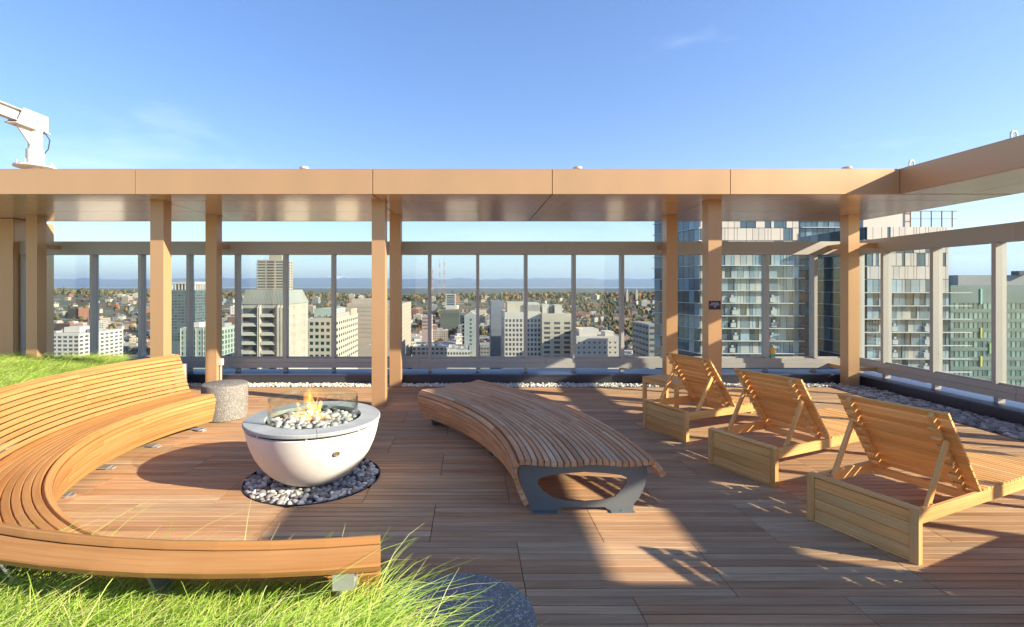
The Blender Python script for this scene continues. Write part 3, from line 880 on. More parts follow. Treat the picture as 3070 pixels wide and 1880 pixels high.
# ================================================================== loungers
LH = .345; LW = .70; HX = .80; BL = .735; BA = R(54)
def lounger(name_label, loc, rz, proto=None):
    root = tag(empty('sun_lounger', loc, rz), name_label, 'lounger', 'teak sun loungers in a row')
    if proto is not None:
        for ch in proto.children:
            c = ch.copy(); COL.objects.link(c); c.parent = root
            for g in ch.children:
                d = g.copy(); COL.objects.link(d); d.parent = c
        return root
    T = M['teak']
    def piece(nm, lx, ly, lz, loc_, rot_=(0, 0, 0), par=root, c=.003):
        return link(nm, slat_mesh(nm, lx, ly, lz, T, c), par, loc_, rot_)
    up = (0, -math.pi / 2, 0)
    for s in (-1, 1):
        piece('post', LH, .05, .05, (.025, s * (LW / 2 - .025), LH / 2), up)
        piece('leg', .245, .05, .05, (1.93, s * (LW / 2 - .025), .1225), up)
        piece('side_rail', 1.96, .028, .085, (.03 + .985, s * (LW / 2 - .017), .297))
    bw = LW - .104
    for k in range(4):
        piece('end_board', bw, .022, .0752, (.022, 0, .0555 + .0785 * k), (0, 0, math.pi / 2))
    piece('end_cap', LW - .02, .055, .022, (.0275, 0, LH - .008 + .012), (0, 0, math.pi / 2))
    piece('end_sill', bw, .03, .016, (.022, 0, .0085), (0, 0, math.pi / 2))
    piece('cross_rail', LW - .064, .028, .06, (HX + .02, 0, .275), (0, 0, math.pi / 2))
    piece('cross_rail', LW - .064, .028, .06, (1.9, 0, .275), (0, 0, math.pi / 2))
    sm = slat_mesh('seat_slat', LW - .004, .047, .018, T)
    x = HX + .05
    while x < 1.985:
        link('seat_slat', sm, root, (x, 0, .349), (0, 0, math.pi / 2)); x += .0565
    # backrest, hinged at (HX, .335), leaning to the head end
    ca, sa = math.cos(BA), math.sin(BA)
    br = link('backrest', slat_mesh('backrest', BL - .02, .03, .045, T), root)
    def onb(s_, n_): return (HX - ca * s_ + sa * n_, .338 + sa * s_ + ca * n_)        # s along, n outward (towards the foot)
    p = onb(BL / 2, -.028); br.location = (p[0], -.255, p[1]); br.rotation_euler = (0, BA, 0)
    inv = Matrix.Translation(br.location) @ Matrix.Rotation(BA, 4, 'Y'); inv = inv.inverted()
    def sub(nm, me, loc_, rotm):
        o_ = link(nm, me, br); o_.matrix_local = inv @ (Matrix.Translation(loc_) @ rotm); return o_
    st_me = slat_mesh('stile', BL - .02, .03, .045, T)
    sub('stile', st_me, (p[0], .255, p[1]), Matrix.Rotation(BA, 4, 'Y'))
    bs = slat_mesh('back_slat', LW - .01, .058, .018, T)
    n = 11
    for k in range(n):
        q = onb(.03 + (BL - .06) * k / (n - 1), .005)
        sub('back_slat', bs, (q[0], 0, q[1]), Matrix.Rotation(BA, 4, 'Y') @ Matrix.Rotation(math.pi / 2, 4, 'Z'))
    tb = slat_mesh('block', .022, .05, .03, T)
    for k in range(7):
        q = onb(.09 + .09 * k, -.06)
        for y in (-.255, .255):
            sub('block', tb, (q[0], y, q[1]), Matrix.Rotation(BA + .5, 4, 'Y'))
    hp = onb(.50, -.04)
    for y in (-.292, .292):
        d = Vector((.205 - hp[0], 0, .275 - hp[1])); L_ = d.length; ang = math.atan2(-d.z, d.x)
        piece('strut', L_, .024, .042, ((.205 + hp[0]) / 2, y, (.275 + hp[1]) / 2), (0, ang, 0))
        for xx in (.10, .15, .20, .26):
            piece('notch_block', .03, .02, .02, (xx, y + (.016 if y > 0 else -.016), .325), (0, .3, 0))
    piece('strut_bar', .60, .03, .022, (.215, 0, .272), (0, 0, math.pi / 2))
    return root
RZ = math.atan2(.395, .919)
l0 = lounger('teak lounger in front, largest of the row, nearest the camera in view', (2.722, 3.466, 0), RZ)
lounger('teak lounger in the middle of the row', (2.546, 4.670, 0), RZ + R(.8), l0)
lounger('teak lounger at the far end, beside the low side table', (2.322, 5.942, 0), RZ - R(.4), l0)
lounger('teak lounger just past the right edge, casting a slatted shadow', (2.97, 2.165, 0), RZ, l0)

tb = tag(empty('side_table', (2.88, 7.08, 0), R(-67.5)), 'low square teak side table behind the far lounger', 'table')
T = M['teak']
for sx_ in (-1, 1):
    for sy_ in (-1, 1):
        link('leg', slat_mesh('leg', .445, .048, .048, T), tb, (sx_ * .306, sy_ * .206, .2225), (0, -math.pi / 2, 0))
for sy_ in (-1, 1):
    link('apron', slat_mesh('apron', .56, .022, .06, T), tb, (0, sy_ * .218, .413))
for sx_ in (-1, 1):
    link('apron', slat_mesh('apron', .36, .022, .06, T), tb, (sx_ * .318, 0, .413), (0, 0, math.pi / 2))
for k in range(8):
    link('top_slat', slat_mesh('top_slat', .66, .053, .02, T), tb, (0, -.2016 + .0576 * k, .4555))

# ================================================================== small things
sg = tag(empty('notice_sign', (3.630, 7.326, 1.515)), 'small dark navy notice sign on the column behind the loungers', 'sign')
m_ = MB(); m_.box(-.087, .087, -.004, .0035, -.064, .064); m_.build('plate', M['sign'], sg)
for txt, z, sz in (('MAXIMUM', .022, .0215), ('OCCUPANCY', -.004, .0215), ('100', -.030, .0215)):
    cu = bpy.data.curves.new('lettering', 'FONT'); cu.body = txt; cu.size = sz * 1.15; cu.align_x = 'CENTER'; cu.extrude = .0004
    cu.materials.append(M['letter'])
    tmp = bpy.data.objects.new('lettering', cu)
    me = bpy.data.meshes.new_from_object(tmp); bpy.data.objects.remove(tmp)
    o = link('lettering', me, sg)
    o.location = (0, -.0048, z); o.rotation_euler = (math.pi / 2, 0, 0)

bt = tag(empty('spray_bottle', (5.80, 9.405, .4302)), 'yellow plastic bottle standing on the windscreen sill', 'bottle')
bt.location = (5.755, 9.395, .4305)
m_ = MB(); m_.lathe([(.001, 0), (.044, 0), (.047, .006), (.047, .12), (.040, .165), (.020, .205), (.016, .222)], 24); o = m_.build('body', M['yellow'], bt); smooth_angle(o, 40)
m_ = MB(); m_.lathe([(.019, .2215), (.019, .248), (.012, .258), (.001, .258)], 16); o = m_.build('cap', M['white_metal'], bt); smooth_angle(o, 40)
m_ = MB(); m_.lathe([(.0475, .02), (.0478, .03), (.0478, .075), (.0475, .085)], 24); m_.build('label_band', M['teal'], bt)

ob = tag(empty('outlet_box', (-4.525, 8.9, 0)), 'white outlet box and conduit on the side of a rear column', 'outlet box')
m_ = MB(); m_.box(-.025, .035, -.04, .04, .375, .495); m_.build('box', M['white_metal'], ob)
m_ = MB(); m_.tube((.0, 0, -.01), (.0, 0, .374), .012, 10); m_.build('conduit', M['white_metal'], ob)

dv_ = tag(empty('davit_crane', (-7.35, 8.3, ZT + .013)), 'white steel davit crane standing on the pergola roof at far left', 'crane')
m_ = MB(); m_.cyl((0, 0), .09, 0, .36, 20); m_.build('pedestal', M['white_metal'], dv_)
m_ = MB(); m_.cyl((0, 0), .29, .361, .385, 28); m_.build('base_plate', M['white_metal'], dv_)
for k in range(8):
    a = R(45 * k + 10); m_ = MB(); m_.tube((.24 * math.cos(a), .24 * math.sin(a), .386), (.24 * math.cos(a), .24 * math.sin(a), .46), .014, 8); m_.build('anchor_bolt', M['galv'], dv_)
m_ = MB(); m_.cyl((0, 0), .125, .386, .66, 24); m_.cyl((0, 0), .098, .661, 1.0, 24); o = m_.build('mast', M['white_metal'], dv_); smooth_angle(o, 40)
m_ = MB()
for s in (-.075, .075):
    m_.hexa([(s - .008, -.42, 1.00), (s + .008, -.42, 1.00), (s + .008, .16, 1.00), (s - .008, .16, 1.00)], [(s - .008, -.30, 1.27), (s + .008, -.30, 1.27), (s + .008, .16, 1.27), (s - .008, .16, 1.27)])
m_.box(-.10, .10, -.45, .18, .982, .999)
m_.hexa([(-.012, -.098, .72), (.012, -.098, .72), (.012, -.09, .72), (-.012, -.09, .72)], [(-.012, -.36, .981), (.012, -.36, .981), (.012, -.09, .981), (-.012, -.09, .981)])
m_.build('head_plates', M['white_metal'], dv_)
for (by, bz) in ((-.24, 1.22), (-.24, 1.05), (.11, 1.22), (.11, 1.05), (-.06, 1.14)):
    m_ = MB(); m_.tube((-.10, by, bz), (.10, by, bz), .016, 8); m_.build('pivot_bolt', M['galv'], dv_)
m_ = MB(); cab = [(.10, .05, 1.0), (.16, .10, .86), (.15, .08, .70), (.10, .03, .58)]
for p, q in zip(cab[:-1], cab[1:]): m_.tube(p, q, .008, 6)
m_.build('cable', M['black'], dv_)
m_ = MB(); m_.box(-.06, .06, -4.2, .1, 1.225, 1.24); m_.box(-.06, .06, -4.2, .1, 1.04, 1.055); m_.box(-.006, .006, -4.2, .1, 1.0551, 1.2249); m_.build('boom', M['white_metal'], dv_)

def roof_anchor(x, y, kind, label):
    a = tag(empty('roof_anchor', (x, y, ZT + .013)), label, 'anchor', 'safety anchors on the pergola roof')
    if kind == 'cap':
        m_ = MB(); m_.lathe([(.075, 0), (.075, .012), (.045, .016), (.045, .075), (.066, .08), (.066, .104), (.05, .112), (.001, .112)], 24); o = m_.build('post', M['white_metal'], a); smooth_angle(o, 30)
    else:
        m_ = MB(); m_.lathe([(.08, 0), (.08, .014), (.03, .03), (.001, .03)], 20); m_.build('base', M['white_metal'], a)
        m_ = MB(); pts = [(-.032, 0, .025)] + [(-.032 * math.cos(t), 0, .07 + .032 * math.sin(t)) for t in [math.pi * i / 10 for i in range(11)]] + [(.032, 0, .025)]
        for p, q in zip(pts[:-1], pts[1:]): m_.tube(p, q, .0095, 8)
        m_.build('eye', M['galv'], a)
roof_anchor(-2.44, 7.2, 'cap', 'white anchor cap on the roof edge, leftmost of the three')
roof_anchor(1.56, 7.2, 'cap', 'white anchor cap on the roof edge, middle of the three')
roof_anchor(5.50, 7.2, 'cap', 'white anchor cap on the roof edge near the corner, rightmost')
roof_anchor(6.09, 6.8, 'eye', 'steel eye anchor on the roof right at the corner')
roof_anchor(6.10, 5.53, 'eye', 'steel eye anchor on the right hand roof, near the picture edge')

# ================================================================== grasses
gm, grp = leafy('sedge_blade', (0.19, 0.33, 0.035), (0.60, 0.50, 0.21), rough=.55)
e = grp.color_ramp.elements.new(.6); e.color = (0.48, 0.66, 0.10, 1)
e = grp.color_ramp.elements.new(.955); e.color = (0.50, 0.38, 0.16, 1)
e = grp.color_ramp.elements.new(.30); e.color = (0.34, 0.54, 0.065, 1)
e = grp.color_ramp.elements.new(.93); e.color = (0.74, 0.78, 0.32, 1)
GN = gm.node_tree.nodes; GL = gm.node_tree.links
tl = GN.new('ShaderNodeBsdfTranslucent'); GL.new(grp.outputs['Color'], tl.inputs['Color'])
msx = GN.new('ShaderNodeMixShader'); msx.inputs['Fac'].default_value = .35
GL.new(GN['Principled BSDF'].outputs[0], msx.inputs[1]); GL.new(tl.outputs[0], msx.inputs[2]); GL.new(msx.outputs[0], GN['Material Output'].inputs['Surface'])

def grass(name, tufts, per, length, wid, label, wind=(0.3, 0.5), droop=1.0, z0=.25, spread=.09, long_frac=.008):
    n = len(tufts) * per
    T_ = np.repeat(np.array(tufts), per, axis=0)
    ang = RNG.uniform(0, 2 * np.pi, n)
    base = T_ + RNG.normal(0, spread, (n, 2))
    L_ = length * RNG.uniform(.62, 1.15, n) * np.where(RNG.random(n) < long_frac, 1.35, 1.0)
    out = np.stack([np.cos(ang) + wind[0] * RNG.normal(1, .5, n), np.sin(ang) + wind[1] * RNG.normal(1, .5, n)], 1)
    out *= (RNG.uniform(.25, 1.0, n) / np.maximum(np.hypot(*out.T), .3))[:, None]
    dr = droop * RNG.uniform(.55, 1.15, n)
    wf = RNG.uniform(.55, 1.45, n)
    lv = np.linspace(0, 1, 7)
    per_v = []
    side = np.stack([-out[:, 1], out[:, 0]], 1); side /= np.maximum(np.hypot(*side.T), 1e-3)[:, None]
    for t in lv:
        h = L_ * (.40 * t + .55 * t * t)
        z = z0 + L_ * (1.02 * t - dr * .68 * t ** 2.2)
        cx_ = base[:, 0] + out[:, 0] * h; cy_ = base[:, 1] + out[:, 1] * h
        w = (wid * wf * (1 - t) ** .6 * .5 + .0002)[:, None]
        for s in (-1, 1):
            per_v.append(np.stack([cx_ + s * side[:, 0] * w[:, 0], cy_ + s * side[:, 1] * w[:, 0], z + s * w[:, 0] * .5], 1))
    V = np.stack(per_v, 1).reshape(-1, 3)
    k = len(lv) * 2
    b = (np.arange(n) * k)[:, None]
    F = np.concatenate([np.stack([b[:, 0] + 2 * i, b[:, 0] + 2 * i + 1, b[:, 0] + 2 * i + 3, b[:, 0] + 2 * i + 2], 1) for i in range(len(lv) - 1)])
    o_ = link(name, fast_mesh(name, V, F, gm, False))
    tag(o_, label, 'grass', kind='stuff')
    return o_
tf = []
while len(tf) < 230:
    x = random.uniform(-2.7, -.22); y = random.uniform(.85, 1.75)
    r = math.hypot(x - BC[0], y - BC[1])
    if r > 3.44 and x / y > -1.45 and (x < -.42 or y < 1.38): tf.append((x, y))
grass('sedge_grass', tf, 380, .56, .0027, 'long arching green sedge in the foreground planter behind the bench', (.35, .25), 1.18, z0=.405, spread=.06, long_frac=.014)
tf = []
while len(tf) < 330:
    x = random.uniform(-8.5, -4.3); y = random.uniform(3.6, 8.6)
    r = math.hypot(x - BC[0], y - BC[1])
    if r > 3.50 and (x > -5.0 and y < 6.9 or x <= -5.05) and -1.12 < x / y < -.735: tf.append((x, y))
grass('sedge_grass', tf, 190, .42, .0042, 'green sedge in the planter at left, beyond the bench back', (.5, -.2), 1.0, z0=.37, spread=.08)

# ================================================================== THE CITY
F_, H_, PX, PY = 1475.0, 1.779, 1412.0, 862.0
def wx(px, Y): return (px - PX) / F_ * Y
def wz(py, Y): return H_ - (py - PY) / F_ * Y
def sstep(a, b, x):
    t = min(1.0, max(0.0, (x - a) / (b - a))); return t * t * (3 - 2 * t)
def gz(x, y):
    s = x / max(y, 60.0)
    amp = float(np.interp(s, [-1.2, -.9, -.5, -.2, 0, .35, 1.2], [66, 69, 58, 46, 50, 55, 56]))
    k = sstep(420, 1850, y) * (1 - sstep(2100, 3400, y))
    n = mnoise.noise(Vector((x / 420, y / 420, 0))) * 5 + mnoise.noise(Vector((x / 130, y / 130, 5))) * 2
    far = sstep(6500, 9500, y) * (66 + 9 * mnoise.noise(Vector((x / 2600, y / 2600, 3)))) * (1 - sstep(14000, 20000, y) * .9)
    return -88 + amp * k + n * (0.25 + k) + far
ys = [-400, -150, 0] + [60 * 1.062 ** i for i in range(118)]
ss = np.linspace(-2.2, 2.2, 150)
V = []; 
for y in ys:
    for s in ss:
        x = s * (abs(y) + 300)
        V.append((x, y, gz(x, y)))
nS = len(ss); Fc = []
for j in range(len(ys) - 1):
    for i in range(nS - 1): Fc.append((j * nS + i, j * nS + i + 1, (j + 1) * nS + i + 1, (j + 1) * nS + i))
gmat, N, L, P = nodes_of('town_ground')
tcn = N.new('ShaderNodeTexCoord')
v1 = N.new('ShaderNodeTexVoronoi'); v1.inputs['Scale'].default_value = .035; L.new(tcn.outputs['Object'], v1.inputs['Vector'])
rp = N.new('ShaderNodeValToRGB'); rp.color_ramp.interpolation = 'CONSTANT'
cols_ = [(0, (.05, .065, .03)), (.32, (.09, .085, .06)), (.5, (.11, .06, .03)), (.62, (.15, .14, .13)), (.72, (.04, .06, .03)), (.86, (.22, .20, .18)), (.93, (.10, .045, .02))]
rp.color_ramp.elements[0].color = (*cols_[0][1], 1); rp.color_ramp.elements[1].position = cols_[1][0]; rp.color_ramp.elements[1].color = (*cols_[1][1], 1)
for p_, c_ in cols_[2:]:
    e = rp.color_ramp.elements.new(p_); e.color = (*c_, 1)
sp = N.new('ShaderNodeSeparateColor'); L.new(v1.outputs['Color'], sp.inputs['Color']); L.new(sp.outputs['Red'], rp.inputs['Fac'])
n1 = N.new('ShaderNodeTexNoise'); n1.inputs['Scale'].default_value = .004; n1.inputs['Detail'].default_value = 8; L.new(tcn.outputs['Object'], n1.inputs['Vector'])
far_c = N.new('ShaderNodeMixRGB'); far_c.inputs['Color1'].default_value = (.022, .036, .022, 1); far_c.inputs['Color2'].default_value = (.07, .075, .05, 1); L.new(n1.outputs['Fac'], far_c.inputs['Fac'])
sx_ = N.new('ShaderNodeSeparateXYZ'); L.new(tcn.outputs['Object'], sx_.inputs[0])
mr = N.new('ShaderNodeMapRange'); mr.inputs['From Min'].default_value = 2300; mr.inputs['From Max'].default_value = 3200; L.new(sx_.outputs['Y'], mr.inputs['Value'])
mixg = N.new('ShaderNodeMixRGB'); L.new(mr.outputs['Result'], mixg.inputs['Fac']); L.new(rp.outputs['Color'], mixg.inputs['Color1']); L.new(far_c.outputs['Color'], mixg.inputs['Color2'])
L.new(mixg.outputs['Color'], P.inputs['Base Color']); P.inputs['Roughness'].default_value = .95
tag(link('ground', fast_mesh('ground', np.array(V), np.array(Fc), gmat, True)), kind='structure')

# mountains
V = []; Fc = []
nx, ny = 260, 26
for j in range(ny):
    for i in range(nx):
        x = -62000 + 130000 * i / (nx - 1); y = 44000 + 17000 * j / (ny - 1)
        t = j / (ny - 1)
        rg = mnoise.fractal(Vector((x / 9000, y / 9000, 1.7)), 1.0, 2.1, 6)
        rdg = 1 - abs(mnoise.noise(Vector((x / 6000, y / 7000, 9))))
        hgt = (math.sin(math.pi * min(1, t * .95 + .02)) ** .8) * (740 + 360 * rg + 330 * rdg + 250 * mnoise.noise(Vector((x / 2100, y / 2100, 2))) + 45 * mnoise.noise(Vector((x / 450, y / 450, 8))))
        V.append((x, y, -90 + hgt))
for j in range(ny - 1):
    for i in range(nx - 1): Fc.append((j * nx + i, j * nx + i + 1, (j + 1) * nx + i + 1, (j + 1) * nx + i))
mmat, N, L, P = nodes_of('mountain_rock')
tcn = N.new('ShaderNodeTexCoord'); sx_ = N.new('ShaderNodeSeparateXYZ'); L.new(tcn.outputs['Object'], sx_.inputs[0])
n1 = N.new('ShaderNodeTexNoise'); n1.inputs['Scale'].default_value = .0011; n1.inputs['Detail'].default_value = 8; L.new(tcn.outputs['Object'], n1.inputs['Vector'])
ma = N.new('ShaderNodeMath'); ma.operation = 'MULTIPLY_ADD'; ma.inputs[1].default_value = 520; L.new(n1.outputs['Fac'], ma.inputs[0]); L.new(sx_.outputs['Z'], ma.inputs[2])
mr = N.new('ShaderNodeMapRange'); mr.inputs['From Min'].default_value = 1240; mr.inputs['From Max'].default_value = 1360; L.new(ma.outputs[0], mr.inputs['Value'])
mixg = N.new('ShaderNodeMixRGB'); mixg.inputs['Color1'].default_value = (.03, .042, .05, 1); mixg.inputs['Color2'].default_value = (.85, .87, .9, 1); L.new(mr.outputs['Result'], mixg.inputs['Fac'])
L.new(mixg.outputs['Color'], P.inputs['Base Color']); P.inputs['Roughness'].default_value = .95
tag(link('mountains', fast_mesh('mountains', np.array(V), np.array(Fc), mmat, True)), kind='structure')

# ------------------------------------------------------------------ facades
W = {}
def wallmat(key, col, rough=.85, var=.09, objvar=0.0):
    col = tuple(c * .70 for c in col)
    if key not in W: W[key] = plain('facade_' + key, col, rough, 0, var, .12, objvar=objvar)
    return W[key]
def glassmat(key, col, rough=.1, objvar=.5, spec=.08):
    if key not in W: W[key] = facade_glass('glazing_' + key, col, rough, objvar, .8 if 'panel' in key or key in ('core', 'mirror') else spec)
    return W[key]
def city_block(name, label, x0, x1, y0, dep, z1, wall, win, faces, zb=-92, fh=3.4, cat='building', top=0.0, rz=0.0, inset=.4, extra=None, rows=None):
    """x0..x1 front width at y0, dep metres deep, roof at z1. faces: {side: (columns, rows, width share, height share)}"""
    w = x1 - x0; cx_, cy_ = (x0 + x1) / 2, y0 + dep / 2
    root = tag(empty(name, (cx_, cy_, zb), rz), label, cat)
    zt = z1 - zb
    body = MB()
    nr = max(v[1] for v in faces.values()); zw = zt - top - nr * fh
    body.box(-w / 2, w / 2, -dep / 2, dep / 2, 0, zw - .01)                     # plain lower storeys
    body.box(-w / 2 + inset, w / 2 - inset, -dep / 2 + inset, dep / 2 - inset, zw, zt - .3)
    ring = .5
    body.box(-w / 2, w / 2, -dep / 2, dep / 2, zt - max(top, .6), zt - .45)
    for (a, b, c, d) in ((-w / 2, w / 2, -dep / 2, -dep / 2 + ring), (-w / 2, w / 2, dep / 2 - ring, dep / 2), (-w / 2, -w / 2 + ring, -dep / 2 + ring, dep / 2 - ring), (w / 2 - ring, w / 2, -dep / 2 + ring, dep / 2 - ring)):
        body.box(a, b, c, d, zt - .449, zt + .35)
    def local(side, u0, u1, d0, d1, za, zb_):
        # u along the face (centre 0), d depth inwards from the face
        if side == 'front': return (u0, u1, -dep / 2 + d0, -dep / 2 + d1, za, zb_)
        if side == 'back': return (u0, u1, dep / 2 - d1, dep / 2 - d0, za, zb_)
        if side == 'right': return (w / 2 - d1, w / 2 - d0, u0, u1, za, zb_)
        return (-w / 2 + d0, -w / 2 + d1, u0, u1, za, zb_)
    for side in ('front', 'right', 'left', 'back'):
        fw = (w if side in ('front', 'back') else dep)
        trim = 0 if side in ('front', 'back') else inset + .002
        if side not in faces:
            body.box(*local(side, -fw / 2 + trim, fw / 2 - trim, .0, inset - .01, zw, zt - max(top, .6) - .002)); continue
        nc, nrw, ws, hs = faces[side][:4]
        zw_f = zt - top - nrw * fh
        cw = fw / nc
        sp = fh * (1 - hs); ww = cw * ws; hh = fh * hs
        u_lo, u_hi = -fw / 2 + trim, fw / 2 - trim
        if zw_f > zw + .1: body.box(*local(side, u_lo, u_hi, 0, inset - .01, zw, zw_f - .003))
        for r_ in range(nrw):
            za = zw_f + r_ * fh
            body.box(*local(side, u_lo, u_hi, .0, inset - .01, za, za + sp))
            for c in range(nc + 1):
                a = -fw / 2 + c * cw - (cw - ww) / 2; b = a + (cw - ww)
                a, b = max(a, u_lo), min(b, u_hi)
                if b - a > .02: body.box(*local(side, a, b, .06, inset - .01, za + sp + .001, za + fh - .001))
        pm = MB()
        if side in ('front', 'back'): pm.box(-ww / 2, ww / 2, -.04, .04, -hh / 2, hh / 2)
        else: pm.box(-.04, .04, -ww / 2, ww / 2, -hh / 2, hh / 2)
        pme = pm.mesh('window', win)
        dd = .22
        cnt = 0
        for r_ in range(nrw):
            for c in range(nc):
                if cnt >= 290: break
                u = -fw / 2 + (c + .5) * cw; z = zw_f + r_ * fh + sp + hh / 2
                if side in ('right', 'left'): u = max(u_lo + ww / 2, min(u_hi - ww / 2, u))
                bx_ = local(side, u, u, dd, dd, z, z)
                link('window', pme, root, ((bx_[0] + bx_[1]) / 2, (bx_[2] + bx_[3]) / 2, z)); cnt += 1
    body.build('wall', wall, root)
    return root, zt

def roof_box(root, x0, x1, y0, y1, z0, z1, mat, nm='roof_unit'):
    m_ = MB(); m_.box(x0, x1, y0, y1, z0, z1); return m_.build(nm, mat, root)

cream = wallmat('cream', (.60, .56, .45)); white = wallmat('white', (.68, .66, .60)); tan = wallmat('tan', (.50, .42, .33)); pink = wallmat('pink', (.56, .42, .38))
sage = wallmat('sage', (.42, .50, .44)); slate = wallmat('slate', (.20, .24, .30)); grey = wallmat('grey', (.36, .37, .36)); concrete = wallmat('concrete', (.46, .46, .39))
brick = wallmat('brick', (.33, .15, .095)); dk = wallmat('dark', (.09, .10, .11))
gdark = glassmat('dark', (.016, .021, .024)); ggreen = glassmat('green', (.014, .045, .038)); gblue = glassmat('blue', (.055, .09, .13)); gtan = glassmat('tan', (.026, .025, .023))

# 1 white office grid, lower left
Y = 360
r_, zt = city_block('office_building', 'white concrete office building with grid of windows at lower left', wx(120, Y), wx(236, Y), Y, 46, wz(1003, Y), white, gdark,
                    {'front': (7, 8, .72, .55), 'right': (9, 8, .66, .5)}, fh=3.0, top=1.2)
roof_box(r_, -9, 3, -8, 10, zt + .0, zt + 4.2, white); roof_box(r_, 4.5, 9, -3, 6, zt, zt + 2.4, grey); roof_box(r_, -12, -10, -14, -8, zt, zt + 1.8, grey)
# 2 dark glass tower with a white crown
Y = 500
r_, zt = city_block('glass_tower', 'dark glass tower with white crown frame beside the left column', wx(500, Y), wx(585, Y), Y, 24, wz(870, Y), wallmat('bluegrey', (.13, .17, .19)), glassmat('tower', (.05, .085, .095)),
                    {'front': (8, 17, .86, .62), 'right': (7, 17, .86, .62)}, fh=3.0, top=1.5)
m_ = MB()
for k in range(9): m_.box(-14 + k * 3.3, -13.2 + k * 3.3, -10, -9.2, zt - .3, zt + 6.2)
for k in range(7): m_.box(12.4, 13.2, -9 + k * 3.0, -8.2 + k * 3.0, zt - .3, zt + 6.2)
m_.box(-14.2, 13.4, -10.2, 11, zt + 6.21, zt + 8.6)
m_.build('crown', wallmat('bright', (.62, .60, .55)), r_); roof_box(r_, -9, 8, -6, 8, zt - .3, zt + 6.1, slate)
# 3 pale green flats
Y = 300
r_, zt = city_block('apartment_building', 'pale green apartment building low between the left columns', wx(540, Y), wx(655, Y), Y, 30, wz(985, Y), sage, glassmat('flats', (.07, .13, .12)),
                    {'front': (9, 6, .42, .62), 'right': (8, 6, .6, .7)}, fh=3.2, top=1.6)
roof_box(r_, -9, -5, -6, 2, zt, zt + 3, white); roof_box(r_, 2, 9, -2, 7, zt, zt + 2.2, grey)
for k in range(6): roof_box(r_, -11.5 + k * 4.6, -11.2 + k * 4.6, -15.3, -15.05, zt - 19, zt + .2, white, 'fin')
# 4 concrete tower with stepped balconies and slanted metal roof
Y = 190
x0, x1 = wx(727, Y), wx(862, Y); ze = wz(915, Y); zr = wz(869, Y)
r_, zt = city_block('apartment_tower', 'concrete apartment tower with balconies and slanted grey green metal roof', x0, x1, Y, 24, ze, concrete, gtan,
                    {'right': (2, 7, .36, .44)}, fh=3.55, top=.7)
hw = (x1 - x0) / 2
m_ = MB(); m_.hexa([(-hw - .3, -12.3, zt + .36), (hw + .3, -12.3, zt + .36), (hw + .3, 12.3, zt + .36), (-hw - .3, 12.3, zt + .36)],
                   [(-hw + .5, -10.6, zt + zr - ze), (hw - 2.0, -10.6, zt + zr - ze), (hw - 2.0, 10.6, zt + zr - ze), (-hw + .5, 10.6, zt + zr - ze)])
rf_ = m_.build('roof', wallmat('metalroof', (.36, .38, .33), .5), r_)
m_ = MB()
for k in range(28):
    x = -hw + .3 + k * (2 * hw - 1.6) / 27
    m_.bar((x, -12.36, zt + .5), (x * .94, -10.68, zt + zr - ze - .1), .07, .07)
m_.build('standing_seams', W['metalroof'], rf_)
for bay in ((-hw + .1, -hw + 6.0), (-hw + 7.4, -hw + 12.7)):
    for k in range(7):
        z = zt - 1.0 - 3.55 * (k + 1)
        m_ = MB(); m_.box(bay[0] + .2, bay[1] - .2, -12.05, -11.99, z + 1.3, z + 3.4); m_.build('window', gdark, r_)
        m_ = MB(); m_.hexa([(bay[0], -13.3, z), (bay[1] + .2, -13.3, z), (bay[1] + .2, -12.01, z), (bay[0], -12.01, z)],
                           [(bay[0], -12.7, z + 1.25), (bay[1] - 1.1, -12.7, z + 1.25), (bay[1] - 1.1, -12.01, z + 1.25), (bay[0], -12.01, z + 1.25)])
        m_.build('balcony', concrete, r_)
for (a, b) in ((-hw + 6.25, -hw + 6.6), (-hw + 6.85, -hw + 7.2), (hw - 3.6, hw - 2.7), (hw - 2.3, hw - 1.5), (hw - 1.1, hw - .4)):
    m_ = MB(); m_.hexa([(a, -13.4, 0), (b, -13.4, 0), (b, -12.01, 0), (a, -12.01, 0)], [(a, -13.4, zt - 1), (b, -13.4, zt - 1), (b, -12.01, zt + .3), (a, -12.01, zt + .3)]); m_.build('pillar', cream, r_)
# 5 tall tan tower
Y = 600
r_, zt = city_block('office_tower', 'tall tan office tower with bands of windows behind the slanted roof', wx(770, Y), wx(852, Y), Y, 29, wz(780, Y), wallmat('sand', (.50, .45, .34)), gdark,
                    {'front': (3, 12, .84, .5), 'right': (4, 12, .7, .5)}, fh=3.4, top=1.4)
roof_box(r_, -4, 12, -9, 9, zt - .3, zt + 8, W['sand']); m_ = MB()
for k in range(10): m_.box(-17.8, -16.7, -13 + k * .01, -10, zt - 6 - k * 3.6, zt - 4 - k * 3.6)
m_.build('side_fins', dk, r_)
# 6 beige office with green windows, pink side
Y = 272
r_, zt = city_block('office_building', 'beige office building with dark green windows and pinkish stepped side', wx(925, Y), wx(1008, Y), Y, 52, wz(955, Y), cream, ggreen,
                    {'front': (5, 7, .62, .5), 'right': (11, 7, .62, .45)}, fh=3.6, top=2.0)
roof_box(r_, -6.5, 5, -20, 4, zt - .3, zt + 5.0, sage, 'penthouse'); roof_box(r_, -4, 8, 6, 22, zt - .3, zt + 4.0, tan, 'penthouse'); roof_box(r_, 5.7, 6.9, -25, 25, zt + .36, zt + 2.3, pink, 'parapet')
for k in range(8): roof_box(r_, -5 + k * 1.2, -4.3 + k * 1.2, -21, -20.1, zt + .1, zt + .9 + .4 * (k % 3), grey)
